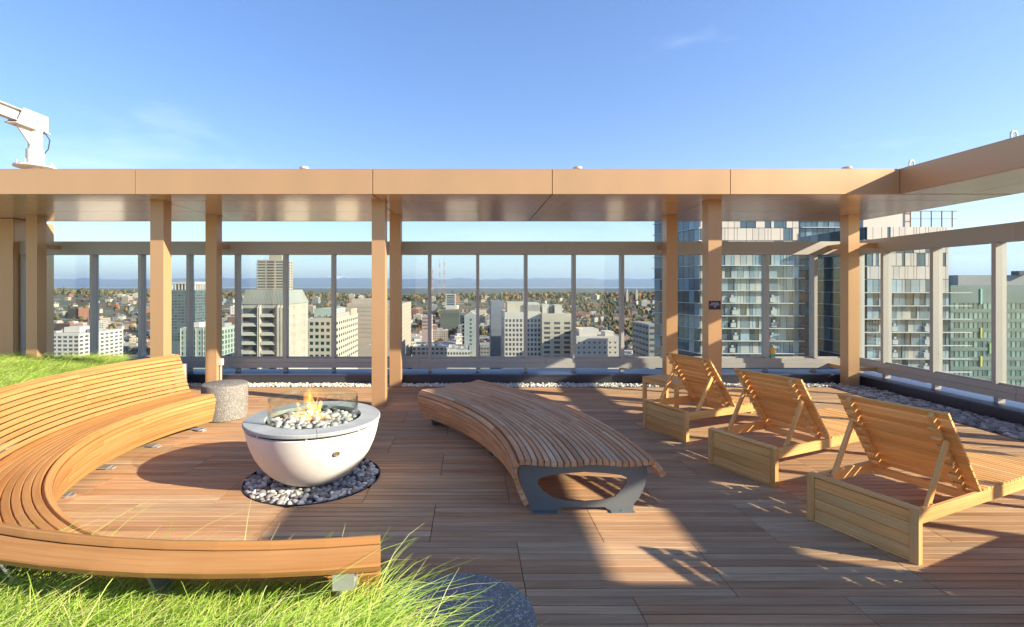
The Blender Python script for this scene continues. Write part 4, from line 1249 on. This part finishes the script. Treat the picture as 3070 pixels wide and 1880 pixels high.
# 7 big tan block with a striped right end
Y = 380
r_, zt = city_block('office_building', 'broad tan office block with striped windows behind the middle columns', wx(1040, Y), wx(1204, Y), Y, 60, wz(912, Y), wallmat('tan2', (.52, .45, .36)), gtan,
                    {'front': (9, 8, .86, .30), 'right': (6, 11, .93, .36)}, fh=3.3, top=2.2)
roof_box(r_, -20, -4, -20, 12, zt - .3, zt + 3.6, W['tan2'], 'penthouse'); roof_box(r_, 4, 10, -6, 6, zt - .3, zt + 2.2, grey)
# 8 small white tower on the hill
Y = 1100
r_, zt = city_block('office_tower', 'small white and grey tower on the hill below the masts', wx(1336, Y), wx(1366, Y), Y, 18, wz(882, Y), wallmat('bright', (.62, .60, .55)), gblue,
                    {'front': (1, 6, .8, .8), 'right': (2, 6, .5, .5)}, fh=4, top=1.5)
m_ = MB(); m_.hexa([(-18, -14, 0), (18, -14, 0), (18, 14, 0), (-18, 14, 0)], [(-11, -9.1, 42), (11, -9.1, 42), (11, 9.1, 42), (-11, 9.1, 42)]); m_.build('podium', W['bright'], r_); roof_box(r_, 2, 6, -3, 3, zt, zt + 7, dk)
# 9 slim apartment tower
Y = 361
r_, zt = city_block('apartment_tower', 'slim pale teal apartment tower with one column of windows and dark balconies', wx(1392, Y), wx(1430, Y), Y, 20, wz(947, Y), wallmat('teal', (.40, .45, .44)), gdark,
                    {'front': (1, 10, .16, .5), 'left': (2, 10, .5, .5)}, fh=3.0, top=2.2)
hw = (wx(1430, Y) - wx(1392, Y)) / 2
m_ = MB(); m_.hexa([(-hw, -10, zt + .36), (hw, -10, zt + .36), (hw, 10, zt + .36), (-hw, 10, zt + .36)], [(-.3, -10, zt + 3), (.3, -10, zt + 3), (.3, 10, zt + 3), (-.3, 10, zt + 3)]); m_.build('gable', W['teal'], r_)
for k in range(10):
    for s in (-1, 1):
        m_ = MB(); m_.box(min(s * hw, s * (hw + 1.6)), max(s * hw, s * (hw + 1.6)), -8, 6, zt - 3 - 3 * k, zt - 2.7 - 3 * k + .9); m_.build('balcony', dk, r_)
# 10 blank grey blue tower beside the hospital
Y = 420
r_, zt = city_block('service_tower', 'blank blue grey windowless tower left of the white grid building', wx(1472, Y), wx(1512, Y), Y, 30, wz(903, Y), wallmat('blank', (.25, .29, .35)), gdark, {'left': (1, 1, .2, .2)}, fh=3.5, top=3)
m_ = MB()
for k in range(7): m_.box(-5.5 + k * 1.7, -5.4 + k * 1.7, -15.05, -15.001, 0, zt)
m_.build('panel_joints', slate, r_)
# 11 white grid hospital
Y = 366
xs = wx(1513, Y); xe = wx(1622, Y); xf = wx(1712, Y)
r_, zt = city_block('hospital_building', 'white concrete hospital building with grid of square dark windows', xs, xe, Y, 40, wz(937, Y), white, gdark,
                    {'front': (10, 9, .60, .60), 'left': (9, 9, .5, .5)}, fh=3.55, top=5.0)
roof_box(r_, -11, 4, -12, 6, zt - .3, zt + 7.5, cream, 'penthouse'); roof_box(r_, 4.3, 13.2, -14, 8, zt - .3, zt + 7.0, wallmat('bright', (.62, .60, .55)), 'penthouse')
m_ = MB()
for k in range(9): m_.box(5 + k * .9, 5.4 + k * .9, -14.1, -14.001, zt + .8, zt + 5.5)
m_.build('louvre', grey, r_)
m_ = MB(); m_.tube((1, -12, zt + 7.5), (1, -12, zt + 16), .12, 6); m_.build('flagpole', W['bright'], r_)
r_, zt = city_block('hospital_wing', 'cream hospital wing with wide dark windows joined to the white grid building', xe + .2, xf, Y - 4, 40, wz(941, Y - 4), cream, gdark,
                    {'front': (3, 9, .60, .52)}, fh=3.55, top=6.0)
roof_box(r_, -9, -4, -8, 6, zt - .3, zt + 6.5, W['bright'], 'penthouse'); roof_box(r_, 0, 5.5, -10, 4, zt - .3, zt + 6.2, W['bright'], 'penthouse'); roof_box(r_, -3, -1, -6, 2, zt - .3, zt + 6, grey)
# 12 low white building to its right
Y = 340
r_, zt = city_block('clinic_building', 'low white stepped building right of the hospital wing', wx(1728, Y), wx(1868, Y), Y, 36, wz(1010, Y), white, gdark, {'front': (9, 5, .34, .36), 'left': (6, 5, .4, .4)}, fh=3.4, top=3.4)
roof_box(r_, -12, 2, -8, 10, zt - .3, zt + 4.5, white, 'penthouse'); roof_box(r_, 6, 12, -10, 2, zt - .3, zt + 3.0, white, 'penthouse')
# 15 grey car park
Y = 300
city_block('parking_garage', 'grey concrete parking garage beside the right hand glass tower', wx(1945, Y), wx(2010, Y), Y, 30, wz(975, Y), grey, gdark, {'front': (2, 6, .86, .4), 'left': (5, 6, .8, .4)}, fh=3.6, top=1)
# 16 low flat roofs
for (pa, pb_, pt, Y, mat, lab) in ((1235, 1345, 1040, 420, 'white', 'flat white roofed hall with rooftop units, low in the middle'), (1340, 1410, 1052, 330, 'white', 'small white block with rooftop units, low in the middle'),
                                   (1440, 1512, 1040, 460, 'grey', 'long grey low building beneath the blank tower'), (1320, 1378, 930, 900, 'dark', 'dark green mid rise on the slope under the small white tower'),
                                   (1265, 1290, 950, 520, 'pink', 'pinkish apartment block right of the striped office block')):
    r_, zt = city_block('low_building', lab, wx(pa, Y), wx(pb_, Y), Y, 34, wz(pt, Y), {'white': white, 'grey': grey, 'dark': wallmat('olive', (.16, .19, .16)), 'pink': pink}[mat], gdark, {'front': (8, 4, .6, .45), 'right': (6, 4, .6, .45), 'left': (6, 4, .6, .45)}, fh=3.6, top=1)
    for k in range(5): roof_box(r_, -9 + k * 4, -6.8 + k * 4, -8 + 3 * (k % 3), -5 + 3 * (k % 3), zt - .2, zt + 1.2 + .8 * (k % 2), grey)

# 18 the near glass tower at right, in two wings with a recess
def fin_tower(name, label, xa, xb, Y, dep, z1, ncol, fin_l, fin_r, side_facets, seed, dark=False, floors=13):
    rr = random.Random(seed)
    cx_ = (xa + xb) / 2; root = tag(empty(name, (cx_, Y, -92)), label, 'tower')
    zt = z1 + 92; w = xb - xa; fh = 3.0
    m_ = MB(); m_.box(-w / 2, w / 2, .3, dep, 0, zt); m_.build('core', glassmat('core', (.05, .07, .08), .08, 0), root)
    pal = [wallmat('panel_a', (.44, .49, .47), .45), wallmat('panel_b', (.36, .43, .45), .4), glassmat('panel_c', (.13, .20, .25), .06, .3), glassmat('panel_d', (.05, .085, .115), .05, .3), wallmat('panel_e', (.50, .50, .44), .5), glassmat('panel_f', (.22, .31, .37), .08, .2)]
    palu = [wallmat('panel_u', (.66, .61, .55), .6), wallmat('panel_v', (.58, .55, .50), .6), glassmat('panel_d', (.06, .09, .11), .05, .3), wallmat('panel_u', (.62, .55, .47), .6)]
    cw = w / ncol
    pmesh = {}
    cnt = 0
    n_up = 4
    for fl in range(floors):
        z = zt - (fl + 1) * fh
        c = 0.0
        pattern = rr.random()
        while c < ncol - .01:
            span = min(rr.choice((.5, .5, 1, 1, 1.5)) if not dark else 1, ncol - c)
            mats = palu if (fl < n_up and not dark) else pal
            wts = ((8, 4, 3, 6) if mats is palu else (4, 4, 6, 6, 2, 4)) if not dark else (0, 1, 3, 12, 0, 1)
            mt = rr.choices(mats, wts)[0]
            key = (round(span, 2), mt.name)
            if key not in pmesh:
                b = MB(); b.box(-cw * span / 2 + .05, cw * span / 2 - .05, -.08, .08, -fh / 2 + .12, fh / 2 - .02); pmesh[key] = b.mesh('facade_panel', mt)
            if cnt < 295:
                link('facade_panel', pmesh[key], root, (-w / 2 + (c + span / 2) * cw, .12 + (.0 if 'panel_d' not in mt.name else .1), z + fh / 2)); cnt += 1
            c += span
        if fl >= n_up or dark:
            b = MB(); b.box(-w / 2 - fin_l, w / 2 + fin_r, -.95, .02, z - .07, z + .09); b.build('fin', wallmat('finwhite', (.70, .72, .68), .5), root)
            if not dark and fl > n_up + 2:
                for q in range(2):                               # balcony doors with rails
                    u = -w / 2 + (ncol * (.33 if q else .72) + rr.uniform(-.3, .3)) * cw
                    b = MB(); b.box(u - .6, u + .6, -.5, .03, z + .3, z + 1.3); b.box(u - .25, u + .25, -.45, .02, z + 1.5, z + 2.0); b.build('balcony_rail', wallmat('railglass', (.55, .60, .60), .2), root)
    # facets turning away on the left
    for (xa_, ya_, xb_, yb_, nc_, dk_) in side_facets:
        ax = Vector((xa_ - cx_, ya_ - Y, 0)); bxv = Vector((xb_ - cx_, yb_ - Y, 0)); d = bxv - ax; L_ = d.length; ang = math.atan2(d.y, d.x)
        b = MB(); b.box(0, L_, .3, 9, 0, zt - 1); b.build('core', W['core'], root, tuple(ax), (0, 0, ang))
        pm_ = {}
        for fl in range(floors):
            z = zt - (fl + 1) * fh
            for k in range(nc_):
                mt = rr.choices([W['panel_d'], W['panel_c'], W['panel_b']], (7, 3, 1))[0]
                if mt.name not in pm_:
                    q = MB(); q.box(-L_ / nc_ / 2 + .05, L_ / nc_ / 2 - .05, -.06, .06, -fh / 2 + .1, fh / 2 - .1); pm_[mt.name] = q.mesh('facade_panel', mt)
                p = ax + d * ((k + .5) / nc_)
                link('facade_panel', pm_[mt.name], root, (p.x, p.y, z + fh / 2), (0, 0, ang))
            q = MB(); q.box(-.2, L_ + .2, -.5, .25, -.06, .08); q.build('slab_edge', W['finwhite'], root, (ax.x, ax.y, z), (0, 0, ang))
    return root, zt
Y = 118
rt, zt = fin_tower('residential_tower', 'near residential tower with white floor fins and vertical panels behind the sign column', wx(2100, Y), wx(2395, Y), Y, 26, 22, 16, .2, .8,
                   [(wx(1962, 134), 134, wx(2035, 126), 126, 4, 1), (wx(2035, 126), 126, wx(2100, Y) - .1, Y, 4, 1)], 3)
Y = 112
rt, zt = fin_tower('residential_tower', 'near residential tower wing with long white fins right of the corner column', wx(2600, Y), wx(2845, Y), Y, 26, 15.6, 14, 1.6, 4.4, [(wx(2600, Y) - .1, 138, wx(2600, Y) - .1, 112.4, 7, 1)], 5, floors=12)
m_ = MB()
for k in range(5):
    x = 1.5 + k * 2.4; m_.box(x - .08, x + .08, 1, 1.16, zt, zt + 3.8)
m_.box(1.4, 12.2, 1.0, 1.12, zt + 3.65, zt + 3.8); m_.box(1.4, 12.2, 1.0, 1.1, zt + 1.9, zt + 2.0)
m_.build('roof_frame', wallmat('rust', (.22, .12, .09)), rt)
m_ = MB(); m_.box(-9, 2.0, 1.5, 8, zt, zt + 4.6); m_.build('penthouse', W['panel_u'], rt)
Y = 150
fin_tower('glass_tower', 'dark glass tower in the recess behind the corner column', wx(2400, Y), wx(2570, Y), Y, 20, 26, 10, .1, .1, [], 9, dark=True, floors=14)
# 19 green mirrored building at far right
Y = 190
r_, zt = city_block('glass_building', 'green mirrored glass building with coloured strips at the far right', wx(2850, Y), wx(3190, Y), Y, 30, wz(858, Y), wallmat('greenmetal', (.22, .30, .27), .35), glassmat('mirror', (.16, .25, .22), .06, .55),
                    {'front': (24, 10, .86, .62), 'left': (12, 10, .8, .6)}, fh=3.7, top=6.5)
roof_box(r_, -14, 16, -10, 8, zt - .3, zt + 4.4, grey, 'penthouse'); roof_box(r_, 8, 12, -12, -9, zt + 4.41, zt + 6, dk)
for k, (px_, c_, h0, h1) in enumerate(((2938, (.35, .75, .55), 7, 1), (2982, (.75, .80, .30), 7, 2), (2995, (.70, .55, .75), 7, 2), (2938, (.70, .75, .15), 20, 16), (2938, (.75, .78, .15), 31, 27), (2998, (.30, .72, .50), 10, 7), (2965, (.35, .65, .30), 26, 22))):
    roof_box(r_, wx(px_, Y) - (wx(2850, Y) + wx(3190, Y)) / 2, wx(px_, Y) - (wx(2850, Y) + wx(3190, Y)) / 2 + .7, -15.25, -15.02, zt - h0, zt - h1, wallmat('strip%d' % k, c_, .4), 'colour_strip')

# masts and church on the ridge
def mast(px_, top_py, Y, label):
    x = wx(px_, Y); zb = gz(x, Y); h = wz(top_py, Y) - zb
    o_ = tag(empty('radio_mast', (x, Y, zb)), label, 'radio mast', 'radio masts on the hill')
    red = wallmat('mastred', (.55, .16, .12)); wh = W['bright']
    n = 9
    for k in range(n):
        a, b = h * k / n, h * (k + 1) / n
        wa = 4.2 * (1 - a / h) ** .7 + .8; wb = 4.2 * (1 - b / h) ** .7 + .8
        m_ = MB()
        for sx1, sy1 in ((-1, -1), (1, -1), (0, 1)): m_.tube((sx1 * wa, sy1 * wa, a), (sx1 * wb, sy1 * wb, b - .02), .42, 5)
        for q in range(4):
            t0, t1 = q / 4, (q + 1) / 4
            w0 = wa + (wb - wa) * t0; w1 = wa + (wb - wa) * t1
            m_.tube((-w0, -w0, a + (b - a) * t0), (w1, -w1, a + (b - a) * t1), .25, 4); m_.tube((w0, -w0, a + (b - a) * t0), (-w1, -w1, a + (b - a) * t1), .25, 4)
        m_.build('lattice_section', red if k % 2 else wh, o_)
mast(1297, 800, 2300, 'shortest of the three radio masts, at left'); mast(1318, 778, 2300, 'red and white radio mast in the middle of the three'); mast(1332, 772, 2300, 'tallest radio mast, rightmost of the three')
Y = 1450; x = wx(1894, Y); zb = gz(x, Y) - 2
ch = tag(empty('church', (x, Y, zb)), 'church with two pale spires among the trees at right', 'church')
m_ = MB(); m_.box(-12, 12, 0, 40, 0, 16); m_.hexa([(-13, -.5, 16.01), (13, -.5, 16.01), (13, 40.5, 16.01), (-13, 40.5, 16.01)], [(-.3, -.5, 27), (.3, -.5, 27), (.3, 40.5, 27), (-.3, 40.5, 27)]); m_.build('nave', wallmat('darkbrick', (.20, .12, .10)), ch)
for s in (-1, 1):
    m_ = MB(); m_.box(s * 14 - 3.2, s * 14 + 3.2, -3, 3.4, 0, 30); m_.box(s * 14 - 2.4, s * 14 + 2.4, -2.2, 2.6, 30.01, 36); m_.build('tower', cream, ch)
    m_ = MB(); m_.cyl((s * 14, .2), 3.0, 36.01, 44, 8, .2); m_.build('spire', W['bright'], ch)

# ------------------------------------------------------------------ houses and blocks on the slope
def house_mesh(i):
    rr = random.Random(100 + i); w = rr.uniform(8, 13); d = rr.uniform(9, 14); h = rr.uniform(5.5, 9); g = rr.uniform(2, 4)
    m_ = MB(); m_.box(-w / 2, w / 2, -d / 2, d / 2, -6, h, 0)
    o = .5
    v = [(-w / 2 - o, -d / 2 - o, h - .2), (w / 2 + o, -d / 2 - o, h - .2), (w / 2 + o, d / 2 + o, h - .2), (-w / 2 - o, d / 2 + o, h - .2), (0, -d / 2 - o, h + g), (0, d / 2 + o, h + g)]
    m_.add(v, [(0, 1, 4), (2, 3, 5), (1, 2, 5, 4), (3, 0, 4, 5), (0, 3, 2, 1)], 1)
    for zf in (1.2, 4.0):
        for k in range(3):
            x = -w / 2 + (k + .5) * w / 3; m_.box(x - .6, x + .6, -d / 2 - .06, -d / 2 + .02, zf, zf + 1.4, 2)
        for k in range(3):
            y = -d / 2 + (k + .5) * d / 3; m_.box(w / 2 - .02, w / 2 + .06, y - .6, y + .6, zf, zf + 1.4, 2); m_.box(-w / 2 - .06, -w / 2 + .02, y - .6, y + .6, zf, zf + 1.4, 2)
    m_.box(w * .2, w * .2 + .9, -1, 0, h, h + g + .8, 0)
    return m_
def block_mesh(i):
    rr = random.Random(300 + i); w = rr.uniform(16, 34); d = rr.uniform(14, 24); n = rr.randint(3, 6); fh = 3.2; h = n * fh + 1
    m_ = MB(); m_.box(-w / 2, w / 2, -d / 2, d / 2, -8, h, 0); m_.box(-w / 2 + .4, w / 2 - .4, -d / 2 + .4, d / 2 - .4, h, h + .15, 1)
    m_.box(-w / 5, w / 6, -d / 5, d / 5, h, h + 2.6, 0)
    for k in range(3): m_.box(w * (.1 + .1 * k), w * (.14 + .1 * k), -d * .3, -d * .2, h + .15, h + 1.4, 1)
    nc = int(w / 3.2); ns = int(d / 3.4)
    for f_ in range(n):
        z = f_ * fh + 1.0
        for k in range(nc):
            x = -w / 2 + (k + .5) * w / nc; m_.box(x - .85, x + .85, -d / 2 - .07, -d / 2 + .02, z, z + 1.6, 2)
        for k in range(ns):
            y = -d / 2 + (k + .5) * d / ns
            m_.box(w / 2 - .02, w / 2 + .07, y - .85, y + .85, z, z + 1.6, 2); m_.box(-w / 2 - .07, -w / 2 + .02, y - .85, y + .85, z, z + 1.6, 2)
    return m_
walls = {'white': wallmat('bright', (.62, .60, .55)), 'cream': cream, 'grey': grey, 'brick': brick, 'tan': tan, 'blue': wallmat('bluewall', (.22, .30, .38))}
roofs = {'grey': wallmat('roofgrey', (.17, .17, .18)), 'brown': wallmat('roofbrown', (.17, .10, .07)), 'pale': wallmat('roofpale', (.55, .54, .52))}
hm = {}; bmz = {}
hw_ = [house_mesh(i) for i in range(5)]; bw_ = [block_mesh(i) for i in range(6)]
def place_city(n, is_house, seed, smin, smax, ymin, ymax):
    rr = random.Random(seed); c = 0; tries = 0
    while c < n and tries < n * 20:
        tries += 1
        s = rr.uniform(smin, smax); y = 1 / rr.uniform(1 / ymax, 1 / ymin); x = s * y
        if abs(x) < 60 and y < 420: continue
        wk = rr.choice(('white', 'cream', 'tan', 'cream', 'grey', 'brick', 'tan', 'blue') if is_house else ('white', 'cream', 'tan', 'tan', 'brick', 'brick', 'grey', 'cream'))
        rk = rr.choice(('grey', 'brown', 'brown', 'grey') if is_house else ('pale', 'pale', 'grey'))
        i = rr.randrange(5 if is_house else 6); key = (i, wk, rk, is_house)
        if key not in hm: hm[key] = (hw_ if is_house else bw_)[i].mesh('house' if is_house else 'apartment_block', [walls[wk], roofs[rk], gdark])
        o_ = link('house' if is_house else 'apartment_block', hm[key], None, (x, y, gz(x, y) + .5), (0, 0, rr.choice((0, 0, math.pi / 2, .35, -.35, .8)) + rr.uniform(-.06, .06)))
        o_n = ('first', 'second', 'third', 'fourth', 'fifth', 'sixth', 'seventh', 'eighth', 'ninth', 'tenth', 'eleventh', 'twelfth', 'thirteenth', 'fourteenth')
        pane = o_n[max(0, min(13, int((s * 9.45 + 8.15) / .92)))] + ' back pane from left'
        where = ('near the ridge' if y > 1250 else 'halfway up the slope' if y > 800 else 'low on the slope') + ', in ' + pane
        if is_house: tag(o_, '%s house, %s roof, %s' % (wk, rk, where), 'house', '%s houses with %s roofs %s' % (wk, rk, where))
        else: tag(o_, '%s block, %s roof, %s' % (wk, rk, where), 'building', '%s blocks with %s roofs %s' % (wk, rk, where))
        c += 1
place_city(100, False, 21, -.87, .40, 430, 1700)
place_city(70, False, 31, -.32, .12, 520, 1900)
place_city(70, False, 23, -.87, -.45, 420, 1700)
place_city(150, True, 22, -.87, .45, 600, 1900)
place_city(75, True, 24, -.87, -.5, 700, 1900)
place_city(50, True, 25, .18, .42, 600, 1900)
place_city(60, True, 26, -.35, .42, 1000, 2000)

# wooded slope: crowns too many and too far to count
tm, trp = leafy('hill_foliage', (.026, .048, .016), (.26, .095, .024))
e = trp.color_ramp.elements.new(.40); e.color = (.05, .075, .024, 1)
e = trp.color_ramp.elements.new(.62); e.color = (.11, .10, .03, 1)
e = trp.color_ramp.elements.new(.78); e.color = (.22, .13, .032, 1)
tv = [rough_pebble(900 + i, 1.15, 2) for i in range(4)] + [rough_pebble(950 + i, 1.9, 2) for i in range(2)]
vs = []; fs = []; b = 0
rr = random.Random(77)
def add_tree(x, y, s):
    global b
    Vt, Ft = rr.choice(tv)
    for q in range(4):
        a = rr.uniform(0, 6.28); k = s * rr.uniform(.4, .72); jit = RNG.normal(0, .24, Vt.shape)
        vs.append((Vt + jit) * k + np.array([x + math.cos(a) * s * .45, y + math.sin(a) * s * .45, gz(x, y) + s * rr.uniform(.7, 1.3)])); fs.append(Ft + b); b += len(Vt)
for _ in range(1900):
    y = 1 / rr.uniform(1 / 2300, 1 / 430); s = rr.uniform(-1.0, .46)
    add_tree(s * y, y, rr.uniform(3.2, 6.0))
for _ in range(1200):
    y = 1 / rr.uniform(1 / 2200, 1 / 420); s = rr.uniform(.13, .46)
    add_tree(s * y, y, rr.uniform(2.8, 5.2))
for _ in range(1500):
    y = rr.uniform(1600, 2300); s = rr.uniform(-1.0, .46)
    add_tree(s * y, y, rr.uniform(4, 9))
tag(link('hillside_trees', fast_mesh('hillside_trees', np.concatenate(vs), np.concatenate(fs), tm, False)), 'autumn trees covering the far hillside town', 'trees', kind='stuff')

# ------------------------------------------------------------------ air
hz = bpy.data.materials.new('pale_air'); hz.use_nodes = True
HN = hz.node_tree.nodes; HN.remove(HN['Principled BSDF'])
pv = HN.new('ShaderNodeVolumePrincipled')
pv.inputs['Color'].default_value = (.52, .71, 1.0, 1)
pv.inputs['Density'].default_value = 2.5e-5
pv.inputs['Anisotropy'].default_value = .2
hz.node_tree.links.new(pv.outputs[0], HN['Material Output'].inputs['Volume'])
m_ = MB(); m_.box(-160000, 160000, -900, 72000, -110, 1700)
tag(m_.build('haze', hz), 'pale blue haze over the town and hills', 'haze', kind='stuff')
